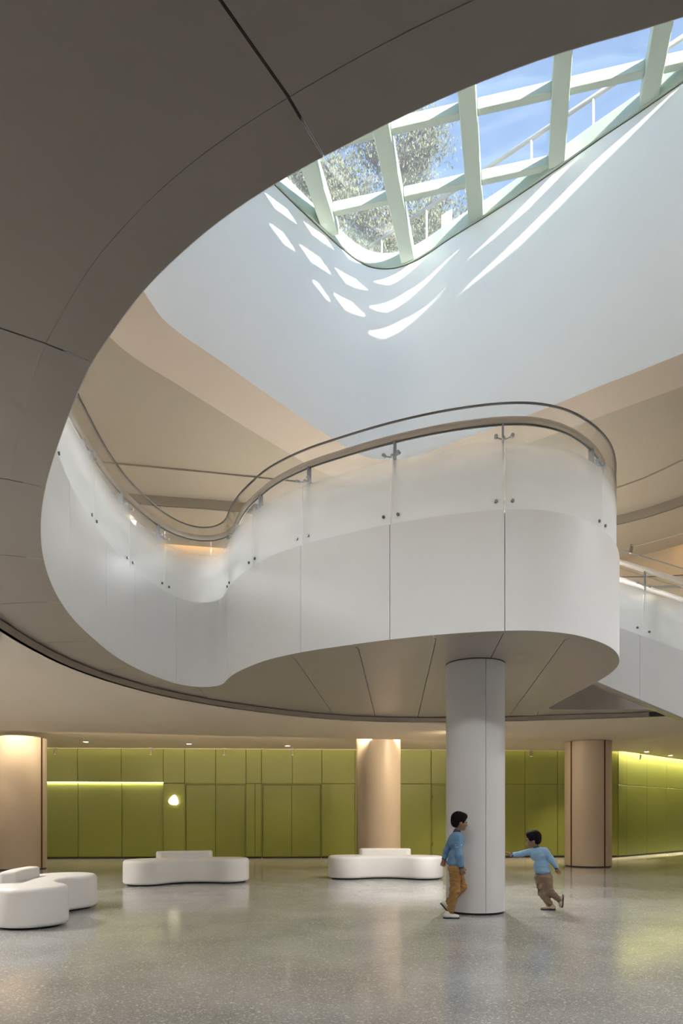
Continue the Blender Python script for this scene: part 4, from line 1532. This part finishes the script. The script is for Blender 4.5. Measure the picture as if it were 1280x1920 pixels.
# ================================================================== CHILDREN
class SDF:
    """smooth union of round cones and ellipsoids, meshed with surface nets"""
    def __init__(self, k=0.02):
        self.prims = []
        self.k = k
        self.cuts = []
    def cap(self, a, b, ra, rb, k=None, sq=None):
        self.prims.append(('c', np.array(a, float), np.array(b, float), ra, rb, self.k if k is None else k, sq))
        return self
    def ell(self, c, r, k=None, rot=None):
        self.prims.append(('e', np.array(c, float), np.array(r, float), None if rot is None else np.array(rot), None, self.k if k is None else k, None))
        return self
    def cut(self, p, n):
        self.cuts.append((np.array(p, float), np.array(n, float) / np.linalg.norm(n)))
        return self
    def mesh(self, vox, wrinkle=0.0, wfreq=40.0, inflate=0.0):
        lo = np.array([1e9] * 3)
        hi = -lo
        for p in self.prims:
            if p[0] == 'c':
                r = max(p[3], p[4])
                lo = np.minimum(lo, np.minimum(p[1], p[2]) - r)
                hi = np.maximum(hi, np.maximum(p[1], p[2]) + r)
            else:
                r = p[2].max()
                lo = np.minimum(lo, p[1] - r)
                hi = np.maximum(hi, p[1] + r)
        lo -= 3 * vox + self.k + inflate
        hi += 3 * vox + self.k + inflate
        n = np.ceil((hi - lo) / vox).astype(int) + 1
        ax = [lo[i] + np.arange(n[i]) * vox for i in range(3)]
        X, Y, Z = np.meshgrid(*ax, indexing='ij')
        D = np.full(X.shape, 1.0, np.float64)
        for p in self.prims:
            if p[0] == 'c':
                a, b, ra, rb, k, sq = p[1:]
                ab = b - a
                L2 = max(ab @ ab, 1e-12)
                t = np.clip(((X - a[0]) * ab[0] + (Y - a[1]) * ab[1] + (Z - a[2]) * ab[2]) / L2, 0, 1)
                dx, dy, dz = X - a[0] - t * ab[0], Y - a[1] - t * ab[1], Z - a[2] - t * ab[2]
                d = np.sqrt(dx * dx + dy * dy + dz * dz) - (ra + (rb - ra) * t)
            else:
                c, r, rot, _, k, _ = p[1:]
                q = np.stack([X - c[0], Y - c[1], Z - c[2]], -1)
                if rot is not None:
                    q = q @ rot
                q0 = np.sqrt(((q / r) ** 2).sum(-1))
                q1 = np.sqrt(((q / (r * r)) ** 2).sum(-1)) + 1e-9
                d = q0 * (q0 - 1.0) / q1
            h = np.clip(0.5 + 0.5 * (D - d) / k, 0, 1)
            D = D * (1 - h) + d * h - k * h * (1 - h)
        D -= inflate
        if wrinkle:
            w1 = np.sin(wfreq * (Z * 1.0 + 0.5 * X + 0.25 * np.sin(9 * Y + 14 * Z)) + 2.2 * np.sin(13 * X + 5 * Y))
            w2 = np.sin(wfreq * 1.7 * (Z * 0.8 - 0.7 * X + 0.3 * Y) + 1.3 * np.sin(17 * Y + 3))
            D -= wrinkle * (0.6 * w1 + 0.4 * w2)
        for p, nn in self.cuts:
            D = np.maximum(D, (X - p[0]) * nn[0] + (Y - p[1]) * nn[1] + (Z - p[2]) * nn[2])
        return surface_nets(D, lo, vox)

def surface_nets(D, lo, vox):
    ins = D < 0
    nx, ny, nz = D.shape
    c = [ins[i:nx - 1 + i, j:ny - 1 + j, k:nz - 1 + k] for i in (0, 1) for j in (0, 1) for k in (0, 1)]
    s = sum(x.astype(np.int8) for x in c)
    act = (s > 0) & (s < 8)
    ids = np.full(act.shape, -1, np.int64)
    idx = np.argwhere(act)
    ids[act] = np.arange(len(idx))
    pos = np.zeros((len(idx), 3))
    cnt = np.zeros(len(idx))
    I, J, K = idx.T
    corners = [(i, j, k) for i in (0, 1) for j in (0, 1) for k in (0, 1)]
    for a in range(8):
        for b in range(a + 1, 8):
            ca_, cb_ = corners[a], corners[b]
            if sum(abs(ca_[q] - cb_[q]) for q in range(3)) != 1:
                continue
            va = D[I + ca_[0], J + ca_[1], K + ca_[2]]
            vb = D[I + cb_[0], J + cb_[1], K + cb_[2]]
            m = (va < 0) != (vb < 0)
            t = np.where(m, va / np.where(m, va - vb, 1), 0)
            p = np.array(ca_)[None, :] + t[:, None] * (np.array(cb_) - np.array(ca_))[None, :]
            pos[m] += p[m]
            cnt[m] += 1
    V = lo + (idx + pos / np.maximum(cnt, 1)[:, None]) * vox
    F = []
    for ax in range(3):
        sl0 = [slice(None)] * 3
        sl1 = [slice(None)] * 3
        sl0[ax] = slice(0, -1)
        sl1[ax] = slice(1, None)
        a, b = ins[tuple(sl0)], ins[tuple(sl1)]
        e = np.argwhere(a != b)
        o1, o2 = [q for q in range(3) if q != ax]
        ok = (e[:, o1] > 0) & (e[:, o2] > 0) & (e[:, o1] < D.shape[o1] - 1) & (e[:, o2] < D.shape[o2] - 1)
        e = e[ok]
        def cell(d1, d2):
            q = e.copy()
            q[:, o1] += d1
            q[:, o2] += d2
            return ids[q[:, 0], q[:, 1], q[:, 2]]
        quad = np.stack([cell(-1, -1), cell(0, -1), cell(0, 0), cell(-1, 0)], 1)
        flip = a[e[:, 0], e[:, 1], e[:, 2]] ^ (ax == 1)
        quad[~flip] = quad[~flip][:, ::-1]
        F.append(quad)
    return V, np.vstack(F)

def sdf_obj(name, sdf, vox, m, parent, **kw):
    V, F = sdf.mesh(vox, **kw)
    me = bpy.data.meshes.new(name)
    me.from_pydata(V.tolist(), [], F.tolist())
    for p in me.polygons:
        p.use_smooth = True
    return link_mesh(name, me, m, parent)

def frame_rot(fwd, up=(0, 0, 1)):
    f = Vector(fwd).normalized()
    u = Vector(up)
    r = f.cross(u).normalized()
    u = r.cross(f)
    return np.array([[r.x, f.x, u.x], [r.y, f.y, u.y], [r.z, f.z, u.z]])       # columns: right, forward, up

def head_prims(S, hc, R, s=1.0):
    """hc: centre of the skull; R columns right, forward, up"""
    def at(x, y, z):
        return hc + R @ np.array([x, y, z]) * s
    S.ell(at(0, -0.008, 0.012), np.array([0.070, 0.086, 0.088]) * s, 0.02, R)
    S.ell(at(0, 0.025, -0.045), np.array([0.052, 0.058, 0.062]) * s, 0.03, R)
    S.ell(at(0, 0.055, -0.085), np.array([0.026, 0.024, 0.020]) * s, 0.02, R)      # chin
    S.cap(at(0, 0.080, -0.012), at(0, 0.094, -0.040), 0.008 * s, 0.012 * s, 0.012)  # nose
    S.ell(at(0, 0.074, -0.066), np.array([0.020, 0.012, 0.009]) * s, 0.008, R)      # mouth
    for q in (-1, 1):
        S.ell(at(q * 0.036, 0.056, -0.040), np.array([0.022, 0.022, 0.024]) * s, 0.02, R)   # cheeks
        S.ell(at(q * 0.073, -0.010, -0.025), np.array([0.010, 0.020, 0.030]) * s, 0.006, R)  # ears
    return at

def eyes(hc, R, s, parent):
    for q in (-1, 1):
        S = SDF(0.003)
        S.ell(hc + R @ np.array([q * 0.030, 0.0775, -0.010]) * s, np.array([0.013, 0.006, 0.0075]) * s, 0.003, R)
        sdf_obj('eye', S, 0.0025, 'hair', parent)

def hair_obj(hc, R, s, parent, fringe):
    H = SDF(0.018)
    def at(x, y, z):
        return hc + R @ np.array([x, y, z]) * s
    H.ell(at(0, -0.018, 0.034), np.array([0.081, 0.092, 0.084]) * s, 0.02, R)
    H.ell(at(0, -0.050, -0.010), np.array([0.070, 0.055, 0.072]) * s, 0.02, R)
    H.ell(at(0, 0.040, 0.060), np.array([0.066, 0.048, 0.045]) * s, 0.02, R)
    for q in (-1, 1):
        H.ell(at(q * 0.066, 0.000, 0.010), np.array([0.016, 0.040, 0.040]) * s, 0.015, R)
    rr = random.Random(int(fringe * 100))
    for k in range(26):
        a = rr.uniform(-2.4, 2.4)
        z = rr.uniform(0.0, 0.07)
        rad = 0.066 + 0.01 * rr.random()
        p = at(math.sin(a) * rad, -0.015 - math.cos(a) * rad * 0.6 + 0.02, z)
        H.ell(p, np.array([0.020, 0.020, 0.024]) * s, 0.016, R)
    H.cut(at(0, 0.082, -0.005), R @ np.array([0, 0.85, -0.55]))
    return sdf_obj('hair', H, 0.0055, 'hair', parent, wrinkle=0.0015, wfreq=130)

def hand_prims(S, wrist, d, side, palm_n, curl=0.5, s=1.0, spread=0.25):
    """wrist point, d along the hand, side towards the thumb, palm_n out of the palm"""
    w, d, side, pn = np.array(wrist), np.array(d, float), np.array(side, float), np.array(palm_n, float)
    d /= np.linalg.norm(d)
    side -= d * (side @ d)
    side /= np.linalg.norm(side)
    pn = np.cross(d, side) * (1 if np.cross(d, side) @ pn > 0 else -1)
    pe = w + d * 0.052 * s
    for o in (-0.017, 0.0, 0.017):
        S.cap(w + side * o * 0.6 * s, pe + side * o * s, 0.013 * s, 0.012 * s, 0.010)
    lens = (0.040, 0.046, 0.043, 0.034)
    for k in range(4):
        o = (0.024 - 0.016 * k) * s
        b = pe + side * o
        fd = d + side * spread * (0.5 - k / 3.0) * 0.6
        fd /= np.linalg.norm(fd)
        L = lens[k] * s
        q0 = b + fd * 0.004
        q1 = q0 + (fd * math.cos(curl * 0.5) + pn * math.sin(curl * 0.5)) * L * 0.5
        q2 = q1 + (fd * math.cos(curl * 1.3) + pn * math.sin(curl * 1.3)) * L * 0.32
        q3 = q2 + (fd * math.cos(curl * 1.9) + pn * math.sin(curl * 1.9)) * L * 0.24
        for a, b_, ra, rb in ((q0, q1, 0.0075, 0.007), (q1, q2, 0.007, 0.0063), (q2, q3, 0.0063, 0.0055)):
            S.cap(a, b_, ra * s, rb * s, 0.003)
    tb = w + d * 0.014 * s + side * 0.018 * s
    t1 = tb + (d * 0.55 + side * 0.8 + pn * 0.25) * 0.026 * s
    t2 = t1 + (d * 0.85 + side * 0.35 + pn * 0.25) * 0.024 * s
    S.cap(tb, t1, 0.0105 * s, 0.009 * s, 0.006)
    S.cap(t1, t2, 0.009 * s, 0.007 * s, 0.004)

def shoe(parent, heel, toe, up, m_upper, s=1.0, ankle=None):
    """heel and toe points on the sole line"""
    heel, toe, up = Vector(heel), Vector(toe), Vector(up).normalized()
    f = (toe - heel)
    L = f.length
    f.normalize()
    r = f.cross(up).normalized()
    up = r.cross(f)
    A = lambda x, y, z: np.array(heel + f * (x * L) + r * y + up * z)
    Rm = np.array([[f.x, r.x, up.x], [f.y, r.y, up.y], [f.z, r.z, up.z]])
    S = SDF(0.015)
    S.ell(A(0.24, 0, 0.038), (0.24 * L, 0.034, 0.036), 0.015, Rm)
    S.ell(A(0.68, 0, 0.028), (0.30 * L, 0.037, 0.027), 0.015, Rm)
    S.cap(A(0.27, 0, 0.05), A(0.27, 0, 0.075), 0.031, 0.031, 0.012)
    S.cap(A(0.40, 0, 0.055), A(0.62, 0, 0.040), 0.022, 0.018, 0.012)
    S.cut(A(0, 0, 0.013), -np.array(up))
    S.cut(A(0.27, 0, 0.088), np.array(up * 0.95 - f * 0.1))
    b = sdf_obj('shoe', S, 0.0055, m_upper, parent)
    S = SDF(0.015)
    S.ell(A(0.25, 0, 0.008), (0.262 * L, 0.039, 0.02), 0.02, Rm)
    S.ell(A(0.68, 0, 0.008), (0.325 * L, 0.042, 0.02), 0.02, Rm)
    S.cut(A(0, 0, 0.0), -np.array(up))
    S.cut(A(0, 0, 0.014), np.array(up))
    sdf_obj('sole', S, 0.005, 'rubber', b)
    bm = bmesh.new()
    for k in range(3):
        x = 0.44 + 0.09 * k
        z = 0.083 - 0.010 * k
        add_tube(bm, [A(x, -0.020, z - 0.012), A(x + 0.01, 0, z - 0.002), A(x, 0.020, z - 0.012)], 0.0035, 5)
    obj('laces', bm, 'rubber' if m_upper == 'shoe_tan' else 'white_cloth', b, smooth=True)
    return b

V3 = lambda *a: np.array(a, float)

def child_standing():
    """child walking to the right beside the column, seen from its right side"""
    bx, by = 1.352, 8.17
    k = 0.00638
    def J(u, v, y):               # joint from its place beside the column (cells of 6.4 mm) and its depth offset
        return V3((u - 852) * k, y, (1721 - v) * k)
    t = thing('person', 'child in blue sweater and tan trousers walking in front of the white column', 'person', (bx, by, 0))
    hc = J(861.5, 1539.5, 0.0)
    R = frame_rot((0.97, 0.22, -0.10))
    neck0, neck1 = J(856.5, 1562, 0.0), J(859.5, 1549, 0.0)
    chest = J(855, 1577, 0.0)
    waist = J(854, 1608, 0.0)
    pelvis = J(854, 1627, 0.0)
    shR, shL = J(856.5, 1573, -0.10), J(851.5, 1571, 0.10)
    elR, elL = J(856, 1601, -0.135), J(841, 1596, 0.14)
    wrR, wrL = J(861.5, 1625, -0.125), J(835.5, 1612, 0.13)
    hipR, hipL = J(852, 1631, -0.055), J(857, 1631, 0.055)
    knR, knL = J(851, 1668, -0.06), J(867, 1664, 0.05)
    anR, anL = J(843, 1706, -0.055), J(841, 1693, 0.05)
    B = SDF(0.022)
    head_prims(B, hc, R)
    B.cap(neck0, neck1, 0.036, 0.033, 0.015)
    B.ell(chest, (0.075, 0.105, 0.10))
    B.ell(waist, (0.066, 0.092, 0.10))
    B.ell(pelvis, (0.075, 0.095, 0.07))
    for a, b, c, sgn in ((shR, elR, wrR, -1), (shL, elL, wrL, 1)):
        B.cap(a, b, 0.036, 0.027)
        B.cap(b, c, 0.027, 0.019)
    hand_prims(B, wrR, V3(0.30, -0.02, -1.0), V3(1, 0.1, 0.3), V3(0, 1, 0), 0.7)
    hand_prims(B, wrL, V3(-0.22, -0.05, -1.0), V3(1, 0, 0), V3(0, -1, 0), 0.6)
    for a, b, c in ((hipR, knR, anR), (hipL, knL, anL)):
        B.cap(a, b, 0.056, 0.039)
        B.cap(b, c, 0.040, 0.024)
    fR, fL = J(838, 1714, -0.055), J(836, 1700, 0.05)
    B.cap(anR, fR + V3(0.06, 0, 0), 0.024, 0.02)
    B.cap(anL, fL, 0.024, 0.02)
    sdf_obj('body', B, 0.0052, 'skin', t)
    hair_obj(hc, R, 1.0, t, 0.3)
    eyes(hc, R, 1.0, t)
    S = SDF(0.028)
    S.ell(chest + V3(0, 0, -0.005), (0.093, 0.122, 0.112))
    S.ell(waist, (0.094, 0.112, 0.115))
    S.ell(J(853.5, 1618, 0), (0.098, 0.114, 0.06))
    S.cap(neck0 + V3(0, 0, -0.03), neck0 + V3(0.002, 0, 0.0), 0.060, 0.046)
    for a, b, c in ((shR, elR, wrR), (shL, elL, wrL)):
        S.cap(a, b, 0.050, 0.040)
        S.cap(b, c + (b - c) * 0.08, 0.040, 0.031)
    S.cut(J(853, 1626.5, 0), (0.08, 0, -1))
    S.cut(neck0 + V3(0, 0, 0.018), (0.15, 0, 1))
    sh = sdf_obj('sweater', S, 0.006, 'shirt', t, wrinkle=0.0022, wfreq=52)
    N = SDF(0.01)
    N.cap(neck0 + V3(-0.002, 0, 0.008), neck0 + V3(0.002, 0, 0.018), 0.046, 0.043)
    sdf_obj('collar', N, 0.005, 'navy', sh)
    for b, c in ((elR, wrR), (elL, wrL)):
        N = SDF(0.006)
        d = (c - b) / np.linalg.norm(c - b)
        N.cap(c - d * 0.018, c + d * 0.002, 0.031, 0.030)
        N.cut(c + d * 0.010, d)
        N.cut(c - d * 0.026, -d)
        sdf_obj('cuff', N, 0.005, 'navy', sh)
    d = (elR - shR) / np.linalg.norm(elR - shR)
    for q, m in ((0.40, 'white_cloth'), (0.47, 'red_cloth'), (0.54, 'white_cloth')):
        N = SDF(0.004)
        c = shR + (elR - shR) * q
        N.cap(c - d * 0.006, c + d * 0.006, 0.0495 - 0.008 * q, 0.0495 - 0.008 * q)
        N.cut(c + d * 0.005, d)
        N.cut(c - d * 0.005, -d)
        N.cut(c, (0, 1, 0))
        sdf_obj('sleeve_stripe', N, 0.0045, m, sh)
    T = SDF(0.03)
    T.ell(J(853.5, 1630, 0), (0.090, 0.108, 0.070))
    T.cap(hipR, knR, 0.074, 0.058)
    T.cap(knR, anR + V3(0.003, 0, 0.01), 0.058, 0.047)
    T.cap(hipL, knL, 0.072, 0.058)
    T.cap(knL, anL + V3(0.01, 0, 0.0), 0.056, 0.044)
    T.cut(J(853, 1618, 0), (0, 0, 1))
    sdf_obj('trousers', T, 0.006, 'tan_trousers', t, wrinkle=0.0042, wfreq=58)
    shoe(t, J(829, 1721, -0.055), J(860, 1721, -0.062), (0, 0, 1), 'shoe_white')
    shoe(t, J(826, 1695, 0.05), J(846, 1719.5, 0.052), (0.55, 0, 0.42), 'shoe_white')
    return t

def child_running():
    """smaller child pushing off the column with one hand, seen from behind"""
    bx, by = 2.725, 8.86
    k = 0.00692
    def J(u, v, y):
        return V3((u - 1035) * k, y, (1707.5 - v) * k)
    t = thing('person', 'smaller child in blue sweater and brown trousers running, hand on the white column', 'person', (bx, by, 0))
    s = 0.98
    hc = J(1001, 1574, 0.01)
    R = frame_rot((-0.86, 0.42, -0.10), (-0.10, 0, 1))
    neck0, neck1 = J(1007, 1592.5, 0.0), J(1003, 1583, 0.005)
    chest = J(1011, 1603, 0.0)
    waist = J(1016, 1625, 0.0)
    pelvis = J(1019, 1642, 0.0)
    shL, shR = J(1000, 1596, 0.035), J(1021, 1596, -0.035)
    elL, elR = J(978, 1602.5, 0.01), J(1033, 1613, -0.05)
    wrL, wrR = J(957.5, 1603.5, -0.06), J(1043, 1628, -0.04)
    hipL, hipR = J(1014, 1646, 0.02), J(1026, 1646, -0.02)
    knL, knR = J(1019, 1676, 0.01), J(1029.5, 1671, -0.03)
    anL, anR = J(1032, 1697, 0.01), J(1047, 1687, -0.03)
    B = SDF(0.022)
    head_prims(B, hc, R, s)
    B.cap(neck0, neck1, 0.034, 0.031, 0.015)
    B.ell(chest, (0.095, 0.070, 0.085))
    B.ell(waist, (0.082, 0.066, 0.09))
    B.ell(pelvis, (0.085, 0.072, 0.065))
    for a, b, c in ((shL, elL, wrL), (shR, elR, wrR)):
        B.cap(a, b, 0.033, 0.025)
        B.cap(b, c, 0.025, 0.018)
    hand_prims(B, wrL, V3(-0.90, -0.10, 0.42), V3(0.1, -1, 0.2), V3(-1, 0, -0.2), 0.22, 0.95, 0.5)
    hand_prims(B, wrR, V3(0.45, 0.0, -0.9), V3(-1, -0.2, -0.4), V3(-0.2, -1, 0), 0.7, 0.95)
    for a, b, c in ((hipL, knL, anL), (hipR, knR, anR)):
        B.cap(a, b, 0.052, 0.036)
        B.cap(b, c, 0.037, 0.023)
    B.cap(anL, J(1032, 1702, 0.01), 0.023, 0.02)
    B.cap(anR, J(1051, 1690, -0.03), 0.023, 0.02)
    sdf_obj('body', B, 0.0052, 'skin', t)
    hair_obj(hc, R, s, t, 0.5)
    eyes(hc, R, s, t)
    S = SDF(0.026)
    S.ell(chest, (0.112, 0.088, 0.098))
    S.ell(waist, (0.100, 0.086, 0.105))
    S.ell(J(1018.5, 1634, 0), (0.104, 0.090, 0.055))
    S.cap(neck0 + V3(0.01, 0, -0.03), neck0, 0.055, 0.043)
    for a, b, c in ((shL, elL, wrL), (shR, elR, wrR)):
        S.cap(a, b, 0.046, 0.037)
        S.cap(b, c + (b - c) * 0.06, 0.037, 0.029)
    S.cut(J(1019, 1640, 0), (-0.12, 0, -1))
    S.cut(neck0 + V3(0, 0, 0.016), (-0.2, 0, 1))
    sh = sdf_obj('sweater', S, 0.006, 'shirt_pale', t, wrinkle=0.0024, wfreq=48)
    N = SDF(0.01)
    N.cap(neck0 + V3(0.002, 0, 0.004), neck0 + V3(-0.003, 0, 0.016), 0.043, 0.040)
    sdf_obj('collar', N, 0.005, 'navy', sh)
    for b, c in ((elL, wrL), (elR, wrR)):
        N = SDF(0.006)
        d = (c - b) / np.linalg.norm(c - b)
        N.cap(c - d * 0.014, c + d * 0.002, 0.029, 0.028)
        N.cut(c + d * 0.008, d)
        N.cut(c - d * 0.020, -d)
        sdf_obj('cuff', N, 0.005, 'navy', sh)
    T = SDF(0.03)
    T.ell(J(1019, 1645, 0), (0.100, 0.086, 0.060))
    T.cap(hipL, knL, 0.068, 0.055)
    T.cap(knL, anL + V3(-0.005, 0, 0.01), 0.055, 0.042)
    T.cap(hipR, knR, 0.066, 0.052)
    T.cap(knR, anR, 0.050, 0.038)
    T.cut(J(1019, 1636, 0), (0.12, 0, 1))
    tr = sdf_obj('trousers', T, 0.006, 'brown_trousers', t, wrinkle=0.0045, wfreq=55)
    N = SDF(0.012)
    N.ell(J(1011, 1662, -0.03), (0.035, 0.045, 0.042))
    sdf_obj('side_pocket', N, 0.006, 'brown_trousers', tr)
    shoe(t, J(1043, 1707.5, 0.01), J(1015, 1707.5, 0.02), (0, 0, 1), 'shoe_tan')
    shoe(t, J(1056, 1678, -0.03), J(1054, 1703, -0.03), (-1, 0.0, -0.05), 'shoe_tan')
    return t
child_standing()
child_running()
